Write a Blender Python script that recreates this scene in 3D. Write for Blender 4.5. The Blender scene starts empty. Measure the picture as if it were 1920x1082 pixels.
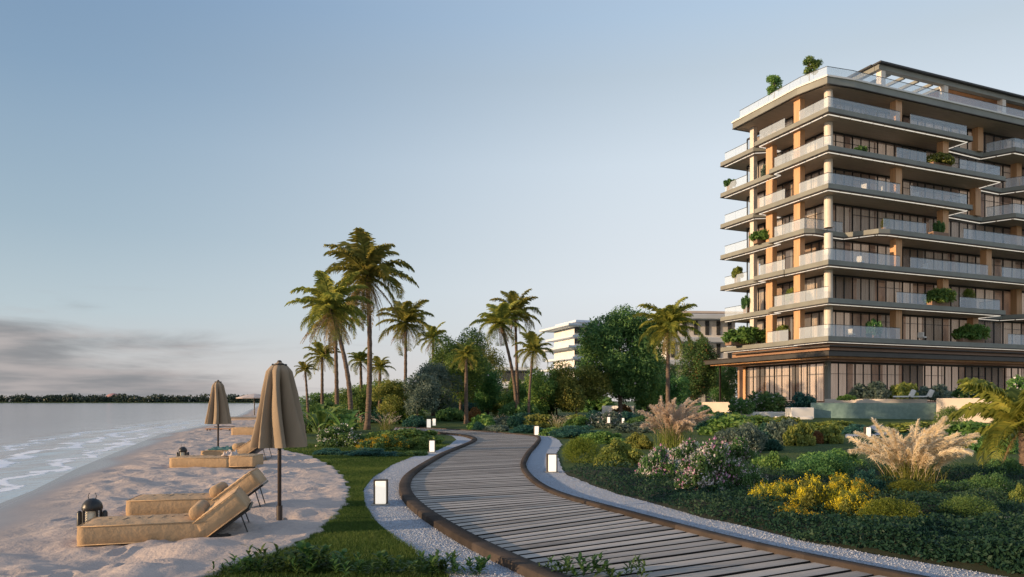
import bpy, math, random
import numpy as np
from mathutils import Vector, Matrix
rnd = random.Random(7)
NR = np.random.default_rng(11)
PI = math.pi
S = bpy.context.scene
COL = S.collection
# ---------------------------------------------------------------- camera
F = 1340.0; EYE = 1.8; HX, HY = 960.0, 752.0
cd = bpy.data.cameras.new('camera'); cam = bpy.data.objects.new('camera', cd); COL.objects.link(cam)
cam.location = (0, 0, EYE); cam.rotation_euler = (PI/2, 0, 0)
cd.lens = F/1920*36; cd.sensor_width = 36; cd.shift_y = (HY-541)/1920; cd.clip_start = .1; cd.clip_end = 9000
S.camera = cam
S.view_settings.view_transform = 'Standard'; S.view_settings.look = 'None'
EXP = .30; S.view_settings.exposure = EXP; S.view_settings.gamma = 1
S.cycles.max_bounces = 6; S.cycles.transparent_max_bounces = 16
S.cycles.use_adaptive_sampling = True
# ---------------------------------------------------------------- sun and sky
SUN_AZ = math.radians(20); SUN_EL = math.radians(9.5)     # light travels along (cos, sin) of SUN_AZ
sl = bpy.data.lights.new('sun', 'SUN'); sl.energy = 4.8; sl.angle = math.radians(.6); sl.color = (1, .70, .42)
so = bpy.data.objects.new('sun', sl); COL.objects.link(so)
sd = Vector((math.cos(SUN_AZ)*math.cos(SUN_EL), math.sin(SUN_AZ)*math.cos(SUN_EL), -math.sin(SUN_EL)))
so.rotation_euler = sd.to_track_quat('-Z', 'Y').to_euler(); so.location = (-60, -40, 40)

def lin(c):
    return tuple((x/255/12.92 if x/255 <= .04045 else ((x/255+.055)/1.055)**2.4) for x in c)
W = bpy.data.worlds.new('World'); S.world = W; W.use_nodes = True
nt = W.node_tree; nt.nodes.clear()
def nd(nt, t, **k):
    n = nt.nodes.new(t)
    for a, b in k.items(): setattr(n, a, b)
    return n
def link(nt, a, b): nt.links.new(a, b)
def ramp(nt, stops, interp='LINEAR'):
    r = nd(nt, 'ShaderNodeValToRGB'); cr = r.color_ramp; cr.interpolation = interp
    while len(cr.elements) < len(stops): cr.elements.new(.5)
    for e, (p, c) in zip(cr.elements, stops):
        e.position = p; e.color = (*c, 1) if len(c) == 3 else c
    return r
def mth(nt, op, a, b=None, clamp=False):
    m = nd(nt, 'ShaderNodeMath', operation=op); m.use_clamp = clamp
    for i, v in enumerate((a, b)):
        if v is None: continue
        if isinstance(v, (int, float)): m.inputs[i].default_value = v
        else: link(nt, v, m.inputs[i])
    return m.outputs[0]
def mixc(nt, f, a, b):
    m = nd(nt, 'ShaderNodeMix', data_type='RGBA')
    for s, v in ((m.inputs[0], f), (m.inputs[6], a), (m.inputs[7], b)):
        if isinstance(v, (int, float)): s.default_value = v
        elif isinstance(v, tuple): s.default_value = (*v, 1) if len(v) == 3 else v
        else: link(nt, v, s)
    return m.outputs[2]
def mapr(nt, v, a, b, c=0., d=1.):
    m = nd(nt, 'ShaderNodeMapRange'); m.interpolation_type = 'SMOOTHSTEP'
    link(nt, v, m.inputs[0])
    for i, x in enumerate((a, b, c, d)): m.inputs[i+1].default_value = x
    return m.outputs[0]
tc = nd(nt, 'ShaderNodeTexCoord'); sx = nd(nt, 'ShaderNodeSeparateXYZ'); link(nt, tc.outputs['Generated'], sx.inputs[0])
z = sx.outputs[2]
rL = ramp(nt, [(0, lin((206, 200, 198))), (.04, lin((203, 202, 202))), (.11, lin((184, 201, 209))), (.21, lin((156, 181, 198))), (.375, lin((122, 155, 186))), (.47, lin((110, 144, 180))), (.75, lin((132, 160, 196))), (1, lin((136, 162, 200)))])
rR = ramp(nt, [(0, lin((224, 218, 214))), (.05, lin((228, 226, 226))), (.15, lin((233, 238, 243))), (.31, lin((221, 232, 242))), (.41, lin((197, 212, 225))), (.47, lin((185, 207, 229))), (.75, lin((142, 168, 202))), (1, lin((136, 162, 200)))])
zc = mth(nt, 'MAXIMUM', z, 0.)
link(nt, zc, rL.inputs[0]); link(nt, zc, rR.inputs[0])
azf = mapr(nt, sx.outputs[0], -.75, .42)
base = mixc(nt, azf, rL.outputs[0], rR.outputs[0])
# low grey mauve cloud bank over the water
mp = nd(nt, 'ShaderNodeMapping'); mp.inputs['Scale'].default_value = (2.6, 2.6, 21); link(nt, tc.outputs['Generated'], mp.inputs[0])
nz = nd(nt, 'ShaderNodeTexNoise'); nz.inputs['Scale'].default_value = 1.35; nz.inputs['Detail'].default_value = 7; nz.inputs['Roughness'].default_value = .58
nz.inputs['Distortion'].default_value = .35
link(nt, mp.outputs[0], nz.inputs[0])
side = mapr(nt, mth(nt, 'ADD', sx.outputs[0], mth(nt, 'MULTIPLY', z, 1.5)), -.10, -.52)
lowm = mth(nt, 'MULTIPLY', mapr(nt, z, .150, .045), mapr(nt, z, -.02, .02))
cl = mth(nt, 'ADD', nz.outputs[0], mth(nt, 'MULTIPLY', mth(nt, 'MULTIPLY', side, lowm), .56))
clm = mth(nt, 'MULTIPLY', mapr(nt, cl, .62, 1.0), mapr(nt, z, .16, .10))
nzb = nd(nt, 'ShaderNodeTexNoise'); nzb.inputs['Scale'].default_value = 3.1; nzb.inputs['Detail'].default_value = 5; link(nt, mp.outputs[0], nzb.inputs[0])
ccol = mixc(nt, mapr(nt, nzb.outputs[0], .35, .68), lin((138, 140, 145)), lin((180, 173, 173)))
base = mixc(nt, mth(nt, 'MULTIPLY', clm, .95), base, ccol)
# warm glow of the low sun (behind the camera)
vd = nd(nt, 'ShaderNodeVectorMath', operation='DOT_PRODUCT'); link(nt, tc.outputs['Generated'], vd.inputs[0]); vd.inputs[1].default_value = tuple(-sd)
glow = mth(nt, 'POWER', mth(nt, 'MAXIMUM', vd.outputs['Value'], 0.), 3.)
base = mixc(nt, mth(nt, 'MULTIPLY', glow, .45), base, (1.5, 1.25, 1.0))
sky = nd(nt, 'ShaderNodeTexSky', sky_type='NISHITA'); sky.sun_disc = False
sky.sun_elevation = SUN_EL; sky.sun_rotation = math.atan2(-sd.x, -sd.y)
sky.air_density = 1.0; sky.dust_density = 1.6
bg1 = nd(nt, 'ShaderNodeBackground'); bg1.inputs[1].default_value = .05; link(nt, sky.outputs[0], bg1.inputs[0])
bg2 = nd(nt, 'ShaderNodeBackground'); bg2.inputs[1].default_value = 2**-EXP*1.03; link(nt, base, bg2.inputs[0])
ms = nd(nt, 'ShaderNodeMixShader'); ms.inputs[0].default_value = .93; link(nt, bg1.outputs[0], ms.inputs[1]); link(nt, bg2.outputs[0], ms.inputs[2])
wo = nd(nt, 'ShaderNodeOutputWorld'); link(nt, ms.outputs[0], wo.inputs[0])

# ---------------------------------------------------------------- small helpers
def px(X, Y, y): return Vector(((X-HX)/F*y, y, EYE+(HY-Y)/F*y))      # photo pixel at a depth
def gp(X, Y, z=0.):                                                  # photo pixel on a level
    y = (EYE-z)*F/(Y-HY); return Vector(((X-HX)/F*y, y, z))
def sms(a, b, x):
    t = np.clip((x-a)/(b-a), 0, 1); return t*t*(3-2*t)
def vnoise(x, y, seed=0):
    x = np.asarray(x, float); y = np.asarray(y, float)
    xi = np.floor(x).astype(np.int64); yi = np.floor(y).astype(np.int64); fx = x-xi; fy = y-yi
    fx = fx*fx*(3-2*fx); fy = fy*fy*(3-2*fy)
    def h(a, b):
        n = (a*374761393+b*668265263+seed*1442695041) & 0x7fffffff
        n = ((n ^ (n >> 13))*1274126177) & 0x7fffffff
        return ((n ^ (n >> 16)) & 0xffff)/65535.
    return (h(xi, yi)*(1-fx)+h(xi+1, yi)*fx)*(1-fy)+(h(xi, yi+1)*(1-fx)+h(xi+1, yi+1)*fx)*fy

def tag(o, label=None, cat=None, group=None, kind=None):
    if label: o['label'] = label
    if cat: o['category'] = cat
    if group: o['group'] = group
    if kind: o['kind'] = kind
    return o
def empty(name, loc=(0, 0, 0), rz=0., label=None, cat=None, group=None, parent=None, s=1.):
    o = bpy.data.objects.new(name, None); COL.objects.link(o); o.location = loc; o.rotation_euler = (0, 0, rz)
    o.empty_display_size = .2; o.scale = (s, s, s) if isinstance(s, (int, float)) else s
    if parent: o.parent = parent
    return tag(o, label, cat, group)
def npmesh(name, V, Fc, k, mat, parent=None, smooth=False, r=None, loc=None):
    """V (n,3); Fc (m,k) index array with k corners a face"""
    V = np.asarray(V, np.float32); Fc = np.asarray(Fc, np.int32)
    me = bpy.data.meshes.new(name); m = len(Fc)
    me.vertices.add(len(V)); me.vertices.foreach_set('co', V.ravel())
    me.loops.add(m*k); me.loops.foreach_set('vertex_index', Fc.ravel())
    me.polygons.add(m); me.polygons.foreach_set('loop_start', np.arange(0, m*k, k, dtype=np.int32))
    if smooth: me.polygons.foreach_set('use_smooth', np.ones(m, bool))
    me.update(calc_edges=True)
    if r is not None:
        a = me.attributes.new('r', 'FLOAT', 'FACE'); a.data.foreach_set('value', np.asarray(r, np.float32))
    me.materials.append(mat)
    return obj(name, me, parent, loc)
def obj(name, me, parent=None, loc=None):
    o = bpy.data.objects.new(name, me); COL.objects.link(o)
    if parent: o.parent = parent
    if loc is not None: o.location = loc
    return o
class MB:
    def __init__(s): s.v = []; s.f = []; s.m = []
    def add(s, vs, fs, mi=0):
        n = len(s.v); s.v += [tuple(v) for v in vs]; s.f += [tuple(i+n for i in f) for f in fs]; s.m += [mi]*len(fs); return s
    def box(s, c, d, rz=0., mi=0, ry=0., bev=0.):
        M = Matrix.Translation(c) @ Matrix.Rotation(rz, 4, 'Z') @ Matrix.Rotation(ry, 4, 'Y')
        x, y, z = d[0]/2, d[1]/2, d[2]/2
        if bev <= 0:
            vs = [M @ Vector((a*x, b*y, e*z)) for e in (-1, 1) for a, b in ((-1, -1), (1, -1), (1, 1), (-1, 1))]
            return s.add(vs, [(3, 2, 1, 0), (4, 5, 6, 7), (0, 1, 5, 4), (1, 2, 6, 5), (2, 3, 7, 6), (3, 0, 4, 7)], mi)
        b = bev
        def ring(zz, i):
            xx, yy = x-i, y-i; c = min(b, xx, yy)
            return [M @ Vector(p+(zz,)) for p in ((-xx+c, -yy), (xx-c, -yy), (xx, -yy+c), (xx, yy-c), (xx-c, yy), (-xx+c, yy), (-xx, yy-c), (-xx, -yy+c))]
        rs = [ring(-z, b), ring(-z+b*.3, b*.3), ring(-z+b, 0), ring(z-b, 0), ring(z-b*.3, b*.3), ring(z, b)]
        vs = sum(rs, []); fs = []
        for k in range(5):
            for i in range(8): j = (i+1) % 8; fs.append((k*8+i, k*8+j, k*8+8+j, k*8+8+i))
        fs += [tuple(range(7, -1, -1)), tuple(range(40, 48))]
        return s.add(vs, fs, mi)
    def tube(s, pts, rad, n=8, mi=0, caps=True):
        pts = [Vector(p) for p in pts]; rad = rad if isinstance(rad, (list, tuple)) else [rad]*len(pts)
        vs = []; up = Vector((0, 0, 1))
        for i, p in enumerate(pts):
            d = (pts[min(i+1, len(pts)-1)]-pts[max(i-1, 0)]).normalized()
            a = d.cross(up if abs(d.z) < .95 else Vector((1, 0, 0))).normalized(); b = d.cross(a)
            if i and a.dot(pa) < 0: a, b = -a, -b
            pa = a
            vs += [p+(a*math.cos(2*PI*k/n)+b*math.sin(2*PI*k/n))*rad[i] for k in range(n)]
        fs = [(i*n+k, i*n+(k+1) % n, (i+1)*n+(k+1) % n, (i+1)*n+k) for i in range(len(pts)-1) for k in range(n)]
        if caps: fs += [tuple(range(n-1, -1, -1)), tuple(range((len(pts)-1)*n, len(pts)*n))]
        return s.add(vs, fs, mi)
    def lathe(s, prof, n=24, c=(0, 0, 0), mi=0):
        vs = [(c[0]+r*math.cos(2*PI*k/n), c[1]+r*math.sin(2*PI*k/n), c[2]+zz) for r, zz in prof for k in range(n)]
        fs = [(i*n+k, i*n+(k+1) % n, (i+1)*n+(k+1) % n, (i+1)*n+k) for i in range(len(prof)-1) for k in range(n)]
        return s.add(vs, fs, mi)
    def prism(s, poly, z0, z1, mi=0, miside=None):
        n = len(poly); vs = [(p[0], p[1], z0) for p in poly]+[(p[0], p[1], z1) for p in poly]
        s.add(vs, [tuple(range(n-1, -1, -1)), tuple(range(n, 2*n))], mi)
        return s.add(vs, [(i, (i+1) % n, n+(i+1) % n, n+i) for i in range(n)], mi if miside is None else miside)
    def build(s, name, mats, parent=None, smooth=False, loc=None):
        me = bpy.data.meshes.new(name); me.from_pydata(s.v, [], s.f)
        mats = mats if isinstance(mats, (list, tuple)) else [mats]
        for m in mats: me.materials.append(m)
        if len(mats) > 1: me.polygons.foreach_set('material_index', s.m)
        if smooth: me.polygons.foreach_set('use_smooth', [True]*len(s.f))
        me.update(); return obj(name, me, parent, loc)
def copy_thing(o, loc=None, rz=None, scale=None, label=None, group=None):
    c = o.copy(); COL.objects.link(c)
    for ch in o.children:
        d = ch.copy(); COL.objects.link(d); d.parent = c
        for g in ch.children:
            e = g.copy(); COL.objects.link(e); e.parent = d
    if loc is not None: c.location = loc
    if rz is not None: c.rotation_euler = (0, 0, rz)
    if scale is not None: c.scale = scale if isinstance(scale, (tuple, list)) else (scale,)*3
    if label: c['label'] = label
    if group: c['group'] = group
    return c

# ---------------------------------------------------------------- materials
def newmat(name):
    m = bpy.data.materials.new(name); m.use_nodes = True; t = m.node_tree; t.nodes.clear()
    o = nd(t, 'ShaderNodeOutputMaterial'); return m, t, o
def noise(t, scale, detail=4, rough=.55, vec=None, stretch=None, dist=0.):
    n = nd(t, 'ShaderNodeTexNoise'); n.inputs['Scale'].default_value = scale; n.inputs['Detail'].default_value = detail
    n.inputs['Roughness'].default_value = rough; n.inputs['Distortion'].default_value = dist
    c = nd(t, 'ShaderNodeTexCoord'); v = c.outputs['Object'] if vec is None else vec
    if stretch:
        mp = nd(t, 'ShaderNodeMapping'); mp.inputs['Scale'].default_value = stretch; link(t, v, mp.inputs[0]); v = mp.outputs[0]
    link(t, v, n.inputs[0]); return n.outputs[0]
def mk(name, c1, c2=None, rough=.7, scale=3., bump=0., bscale=None, metal=0., spec=.4, stretch=None, attr=False, alpha=1., emit=0., lo=.3, hi=.7, bdist=.02):
    m, t, o = newmat(name)
    p = nd(t, 'ShaderNodeBsdfPrincipled'); p.inputs['Roughness'].default_value = rough; p.inputs['Metallic'].default_value = metal
    p.inputs['Specular IOR Level'].default_value = spec; p.inputs['Alpha'].default_value = alpha
    c2 = c2 or tuple(x*.72 for x in c1)
    f = mapr(t, noise(t, scale, 6, .6, stretch=stretch), lo, hi)
    col = mixc(t, f, c1, c2)
    if attr:
        a = nd(t, 'ShaderNodeAttribute', attribute_name='r'); v = nd(t, 'ShaderNodeHueSaturation')
        link(t, mapr(t, a.outputs['Fac'], 0, 1, .72, 1.22), v.inputs['Value']); link(t, col, v.inputs['Color']); col = v.outputs[0]
    link(t, col, p.inputs['Base Color'])
    if emit: link(t, col, p.inputs['Emission Color']); p.inputs['Emission Strength'].default_value = emit
    if bump:
        b = nd(t, 'ShaderNodeBump'); b.inputs['Strength'].default_value = bump; b.inputs['Distance'].default_value = bdist
        link(t, noise(t, bscale or scale*6, 5, .6, stretch=stretch), b.inputs['Height']); link(t, b.outputs[0], p.inputs['Normal'])
    link(t, p.outputs[0], o.inputs[0]); return m
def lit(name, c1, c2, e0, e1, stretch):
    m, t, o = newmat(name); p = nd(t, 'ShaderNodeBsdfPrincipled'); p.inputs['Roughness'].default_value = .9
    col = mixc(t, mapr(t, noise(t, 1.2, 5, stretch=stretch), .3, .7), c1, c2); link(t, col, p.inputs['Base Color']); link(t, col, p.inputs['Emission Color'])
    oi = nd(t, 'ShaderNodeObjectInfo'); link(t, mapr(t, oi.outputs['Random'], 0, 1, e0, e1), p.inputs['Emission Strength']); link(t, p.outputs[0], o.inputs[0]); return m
def leafmat(name, dark, mid, light, trans=.38, rough=.55, scale=1.2):
    m, t, o = newmat(name)
    a = nd(t, 'ShaderNodeAttribute', attribute_name='r')
    rp = ramp(t, [(0, dark), (.5, mid), (1, light)])
    n = noise(t, scale, 2)
    f = mth(t, 'ADD', mth(t, 'MULTIPLY', a.outputs['Fac'], .6), mth(t, 'MULTIPLY', mapr(t, n, .3, .7), .4)); link(t, f, rp.inputs[0])
    hs = nd(t, 'ShaderNodeHueSaturation'); oi = nd(t, 'ShaderNodeObjectInfo')
    link(t, mapr(t, oi.outputs['Random'], 0, 1, .485, .515), hs.inputs['Hue']); link(t, mapr(t, oi.outputs['Random'], 0, 1, .85, 1.15), hs.inputs['Value'])
    link(t, rp.outputs[0], hs.inputs['Color'])
    p = nd(t, 'ShaderNodeBsdfPrincipled'); p.inputs['Roughness'].default_value = rough; p.inputs['Specular IOR Level'].default_value = .25
    link(t, hs.outputs[0], p.inputs['Base Color'])
    tr = nd(t, 'ShaderNodeBsdfTranslucent'); link(t, hs.outputs[0], tr.inputs[0])
    x = nd(t, 'ShaderNodeMixShader'); x.inputs[0].default_value = trans; link(t, p.outputs[0], x.inputs[1]); link(t, tr.outputs[0], x.inputs[2])
    link(t, x.outputs[0], o.inputs[0]); return m
M = {}
M['leaf_dark'] = leafmat('leaf_dark', (.038, .111, .038), (.103, .217, .071), (.236, .363, .103))
M['leaf_mid'] = leafmat('leaf_mid', (.057, .131, .038), (.141, .258, .063), (.330, .426, .106))
M['leaf_warm'] = leafmat('leaf_warm', (.082, .123, .032), (.233, .273, .060), (.463, .436, .109))
M['leaf_teal'] = leafmat('leaf_teal', (.018, .068, .055), (.036, .123, .095), (.084, .189, .130))
M['leaf_silver'] = leafmat('leaf_silver', (.048, .088, .073), (.129, .185, .144), (.306, .354, .274))
M['leaf_lime'] = leafmat('leaf_lime', (.069, .100, .013), (.150, .188, .022), (.275, .288, .044))
M['leaf_rust'] = leafmat('leaf_rust', (.10, .05, .02), (.25, .13, .04), (.38, .22, .07))
M['cover'] = leafmat('cover', (.011, .039, .022), (.025, .069, .039), (.067, .119, .056), scale=.8)
M['palm'] = leafmat('palm', (.11, .14, .03), (.28, .29, .06), (.50, .42, .10), trans=.5)
M['palm_dead'] = leafmat('palm_dead', (.12, .08, .04), (.28, .19, .10), (.42, .31, .17))
M['plume'] = leafmat('plume', (.70, .58, .44), (.82, .70, .54), (.90, .79, .63), trans=.55, rough=.9)
M['blade'] = leafmat('blade', (.027, .061, .011), (.068, .115, .022), (.149, .189, .041), scale=.6)
M['tuft'] = leafmat('tuft', (.024, .068, .019), (.068, .135, .038), (.162, .230, .068))
def petal(name, c, k=.65): M[name] = leafmat(name, tuple(x*k for x in c), c, tuple(min(1, x*1.25) for x in c), trans=.3)
petal('white_petal', (.72, .66, .64)); petal('pink_petal', (.62, .30, .48)); petal('yellow_petal', (.66, .50, .03)); petal('violet_petal', (.16, .12, .50))
M['bark'] = mk('bark', (.16, .12, .09), (.07, .05, .04), .9, 6, .6, 20)
M['palm_bark'] = mk('palm_bark', (.20, .14, .10), (.07, .05, .04), .9, 5, .8, 9, stretch=(1, 1, 5))
M['slab'] = mk('slab', (.235, .24, .21), (.19, .192, .17), .55, .6, .05, 30)
M['slab_dark'] = mk('slab_dark', (.06, .055, .05), None, .5, 1)
M['soffit'] = mk('soffit', (.50, .40, .33), (.38, .30, .25), .6, 1.5, .1, 20, stretch=(.3, 6, 1))
M['strip'] = mk('strip', (.95, .88, .78), (.9, .82, .7), .4, 2, emit=.55)
M['wood'] = mk('wood', (.50, .27, .13), (.38, .19, .085), .55, 2.5, .1, 20, stretch=(1, 1, .12))
M['column_wood'] = mk('column_wood', (.62, .36, .19), (.48, .27, .14), .5, 3, .08, 20, stretch=(3, 3, .15))
M['column_pale'] = mk('column_pale', (.66, .60, .52), (.58, .52, .45), .5, 1.5)
M['frame'] = mk('frame', (.03, .028, .026), None, .4, 4)
M['curtain'] = lit('curtain', (.62, .45, .34), (.48, .34, .25), .10, .42, (4, 4, .2)); M['curtain_bright'] = lit('curtain_bright', (.66, .47, .36), (.52, .36, .27), .30, .52, (4, 4, .2))  # curtains glow by themselves; emission stands in for room light
M['core'] = lit('core', (.42, .26, .16), (.20, .12, .08), .22, .23, (.8, .8, .4))  # inner wall glows as well, interior light put into its material
M['white_render'] = mk('white_render', (.78, .75, .71), (.70, .67, .63), .75, .5, .05, 30)
M['beige'] = mk('beige', (.62, .53, .44), (.54, .46, .38), .8, .8, .15, 30)
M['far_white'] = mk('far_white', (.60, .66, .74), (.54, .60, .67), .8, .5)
M['roofing'] = mk('roofing', (.05, .05, .05), None, .5, 1)
M['copper'] = mk('copper', (.36, .21, .13), (.27, .155, .10), .4, .6, stretch=(.3, .3, 1))
M['pot'] = mk('pot', (.30, .19, .13), (.22, .14, .10), .8, 5)
M['stone'] = mk('stone', (.38, .37, .34), (.24, .235, .22), .85, 2, .6, 8, bdist=.05)
M['pebble'] = mk('pebble', (.46, .48, .53), (.34, .36, .40), .75, 30, attr=True)
M['cushion'] = mk('cushion', (.50, .34, .195), (.40, .27, .155), .9, 3.5, .45, 11, bdist=.035)
M['cushion_piping'] = mk('cushion_piping', (.56, .39, .23), None, .9, 8)
M['canvas'] = mk('canvas', (.29, .22, .15), (.24, .18, .12), .85, 3, .3, 120, stretch=(1, 1, .4), bdist=.004)
M['canvas_pale'] = mk('canvas_pale', (.62, .52, .46), None, .85, 3)
M['pole'] = mk('pole', (.07, .05, .04), (.04, .03, .025), .45, 6, stretch=(1, 1, .2))
M['black_metal'] = mk('black_metal', (.016, .016, .016), (.03, .03, .03), .35, 20, .1, 60)
M['candle'] = mk('candle', (.72, .68, .55), None, .6, 10)
M['towel'] = mk('towel', (.05, .13, .13), (.08, .18, .17), .95, 20, .5, 60)
M['dark_cloth'] = mk('dark_cloth', (.02, .022, .02), (.035, .035, .03), .7, 12, .5, 30)
M['kerb'] = mk('kerb', (.064, .050, .041), (.040, .033, .028), .9, 3, .5, 24, stretch=(1, 1, 1), bdist=.01, spec=.12, attr=True)
M['steel_lamp'] = mk('steel_lamp', (.10, .08, .055), (.06, .05, .04), .5, 5)
M['lamp_panel'] = mk('lamp_panel', (.90, .82, .70), (.86, .78, .66), .4, 3, emit=.62)
M['pool_tile'] = mk('pool_tile', (.20, .30, .28), (.14, .225, .215), .12, 3, .25, 14, spec=.5)
M['pink_roof'] = mk('pink_roof', (.48, .26, .24), None, .7, 2)
M['forest'] = leafmat('forest', (.018, .032, .022), (.034, .052, .034), (.06, .08, .05), trans=.1, scale=.05)
# glass
def glass(name, col, alpha, rough=.04, spec=.5, metal=0.):
    m, t, o = newmat(name)
    p = nd(t, 'ShaderNodeBsdfPrincipled'); p.inputs['Base Color'].default_value = (*col, 1); p.inputs['Roughness'].default_value = rough
    p.inputs['Specular IOR Level'].default_value = spec; p.inputs['Metallic'].default_value = metal
    b = nd(t, 'ShaderNodeBump'); b.inputs['Strength'].default_value = .12; b.inputs['Distance'].default_value = .02
    link(t, noise(t, .7, 3), b.inputs['Height']); link(t, b.outputs[0], p.inputs['Normal'])
    tr = nd(t, 'ShaderNodeBsdfTransparent'); tr.inputs[0].default_value = (.93, .95, .95, 1)
    fr = nd(t, 'ShaderNodeLayerWeight'); fr.inputs[0].default_value = .5
    f = mth(t, 'ADD', mth(t, 'MULTIPLY', mth(t, 'POWER', fr.outputs['Facing'], 4.), .7), alpha, True)
    x = nd(t, 'ShaderNodeMixShader'); link(t, f, x.inputs[0]); link(t, tr.outputs[0], x.inputs[1]); link(t, p.outputs[0], x.inputs[2])
    link(t, x.outputs[0], o.inputs[0]); return m
M['rail_glass'] = glass('rail_glass', (.74, .83, .94), .25, .08)
M['window_glass'] = glass('window_glass', (.34, .38, .43), .12, .03)
def sandmat():
    m, t, o = newmat('sand')
    p = nd(t, 'ShaderNodeBsdfPrincipled')
    a = nd(t, 'ShaderNodeAttribute', attribute_name='wet')
    n1 = mapr(t, noise(t, 1.6, 7, .6), .3, .7); n2 = mapr(t, noise(t, 60, 3, .7), .3, .7)
    c = mixc(t, n1, (.56, .455, .39), (.43, .36, .32)); c = mixc(t, mth(t, 'MULTIPLY', n2, .35), c, (.26, .22, .20))
    c = mixc(t, a.outputs['Fac'], c, (.20, .185, .18)); link(t, c, p.inputs['Base Color'])
    link(t, mapr(t, a.outputs['Fac'], 0, 1, .9, .22), p.inputs['Roughness'])
    b = nd(t, 'ShaderNodeBump'); b.inputs['Distance'].default_value = .04
    link(t, mapr(t, a.outputs['Fac'], 0, .7, .7, .04), b.inputs['Strength'])
    h = mth(t, 'ADD', noise(t, 9, 6, .62), mth(t, 'MULTIPLY', noise(t, 2.8, 3), 1.2)); link(t, h, b.inputs['Height']); link(t, b.outputs[0], p.inputs['Normal'])
    link(t, p.outputs[0], o.inputs[0]); return m
M['sand'] = sandmat()
def watermat():
    m, t, o = newmat('water')
    p = nd(t, 'ShaderNodeBsdfPrincipled'); p.inputs['IOR'].default_value = 1.33
    a = nd(t, 'ShaderNodeAttribute', attribute_name='d'); d = a.outputs['Fac']
    c = nd(t, 'ShaderNodeTexCoord')
    # foam lines that follow the shore, broken up by noise
    wob = mth(t, 'MULTIPLY', mth(t, 'SUBTRACT', noise(t, .33, 4, .6), .5), 4.2)
    dd = mth(t, 'ADD', d, wob)
    fine = noise(t, 2.4, 8, .75, dist=.6); big = noise(t, .55, 3)
    tot = None
    for cen, wdt, st in ((.4, .55, 1.0), (2.2, .8, 1.0), (4.2, .6, .85), (6.8, .3, .5)):
        e = mth(t, 'ABSOLUTE', mth(t, 'SUBTRACT', dd, cen))
        b = mth(t, 'MULTIPLY', mapr(t, e, wdt, 0), st); tot = b if tot is None else mth(t, 'MAXIMUM', tot, b)
    tot = mth(t, 'MULTIPLY', tot, mapr(t, big, .26, .44))
    lace = noise(t, 7.5, 6, .7, dist=1.2)
    foam = mapr(t, mth(t, 'ADD', mth(t, 'ADD', tot, mth(t, 'MULTIPLY', fine, 1.0)), mth(t, 'MULTIPLY', lace, .75)), 1.42, 1.70)
    sp = nd(t, 'ShaderNodeSeparateXYZ'); link(t, c.outputs['Object'], sp.inputs[0])
    foam = mth(t, 'MULTIPLY', foam, mapr(t, sp.outputs[1], 75, 35))
    deep = mixc(t, mapr(t, d, 0, 14), (.42, .45, .47), (.27, .31, .34))
    link(t, mixc(t, foam, deep, (.84, .85, .87)), p.inputs['Base Color'])
    link(t, mth(t, 'ADD', mth(t, 'MULTIPLY', foam, .6), .10), p.inputs['Roughness'])
    b = nd(t, 'ShaderNodeBump'); b.inputs['Distance'].default_value = .25; b.inputs['Strength'].default_value = .17
    h = mth(t, 'ADD', noise(t, 1.1, 5, .55, stretch=(1, .45, 1)), mth(t, 'MULTIPLY', noise(t, .16, 3, stretch=(1, .6, 1)), 1.4))
    h = mth(t, 'ADD', h, mth(t, 'MULTIPLY', foam, .25)); link(t, h, b.inputs['Height']); link(t, b.outputs[0], p.inputs['Normal'])
    link(t, p.outputs[0], o.inputs[0]); return m
M['water'] = watermat()
def lawnmat():
    m, t, o = newmat('lawn')
    p = nd(t, 'ShaderNodeBsdfPrincipled'); p.inputs['Roughness'].default_value = .85; p.inputs['Specular IOR Level'].default_value = .15
    c = mixc(t, mapr(t, noise(t, .35, 4), .35, .65), (.065, .105, .028), (.032, .074, .034))
    c = mixc(t, mth(t, 'MULTIPLY', mapr(t, noise(t, 22, 4, .7), .35, .65), .6), c, (.11, .13, .034)); link(t, c, p.inputs['Base Color'])
    b = nd(t, 'ShaderNodeBump'); b.inputs['Distance'].default_value = .06; b.inputs['Strength'].default_value = .9
    link(t, noise(t, 26, 5, .7), b.inputs['Height']); link(t, b.outputs[0], p.inputs['Normal']); link(t, p.outputs[0], o.inputs[0]); return m
M['lawn'] = lawnmat()
def plankmat():
    m, t, o = newmat('planks')
    p = nd(t, 'ShaderNodeBsdfPrincipled'); p.inputs['Roughness'].default_value = .72; p.inputs['Specular IOR Level'].default_value = .25
    u = nd(t, 'ShaderNodeAttribute', attribute_name='uvw'); a = nd(t, 'ShaderNodeAttribute', attribute_name='r')
    g = mapr(t, noise(t, 1.0, 6, .65, vec=u.outputs['Vector'], stretch=(1.2, 40, 1)), .25, .75)
    c = mixc(t, g, (.40, .365, .325), (.28, .255, .23))
    g2 = mapr(t, noise(t, 1.0, 3, .5, vec=u.outputs['Vector'], stretch=(.5, 2.5, 1)), .4, .7)
    c = mixc(t, mth(t, 'MULTIPLY', g2, .5), c, (.43, .39, .34))
    c = mixc(t, mth(t, 'MULTIPLY', mapr(t, noise(t, .9, 6, .65), .5, .72), .55), c, (.20, .175, .15))
    hs = nd(t, 'ShaderNodeHueSaturation'); link(t, mapr(t, a.outputs['Fac'], 0, 1, .74, 1.18), hs.inputs['Value']); link(t, c, hs.inputs['Color'])
    link(t, hs.outputs[0], p.inputs['Base Color'])
    b = nd(t, 'ShaderNodeBump'); b.inputs['Distance'].default_value = .004; b.inputs['Strength'].default_value = .6
    link(t, g, b.inputs['Height']); link(t, b.outputs[0], p.inputs['Normal']); link(t, p.outputs[0], o.inputs[0]); return m
M['planks'] = plankmat()
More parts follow.
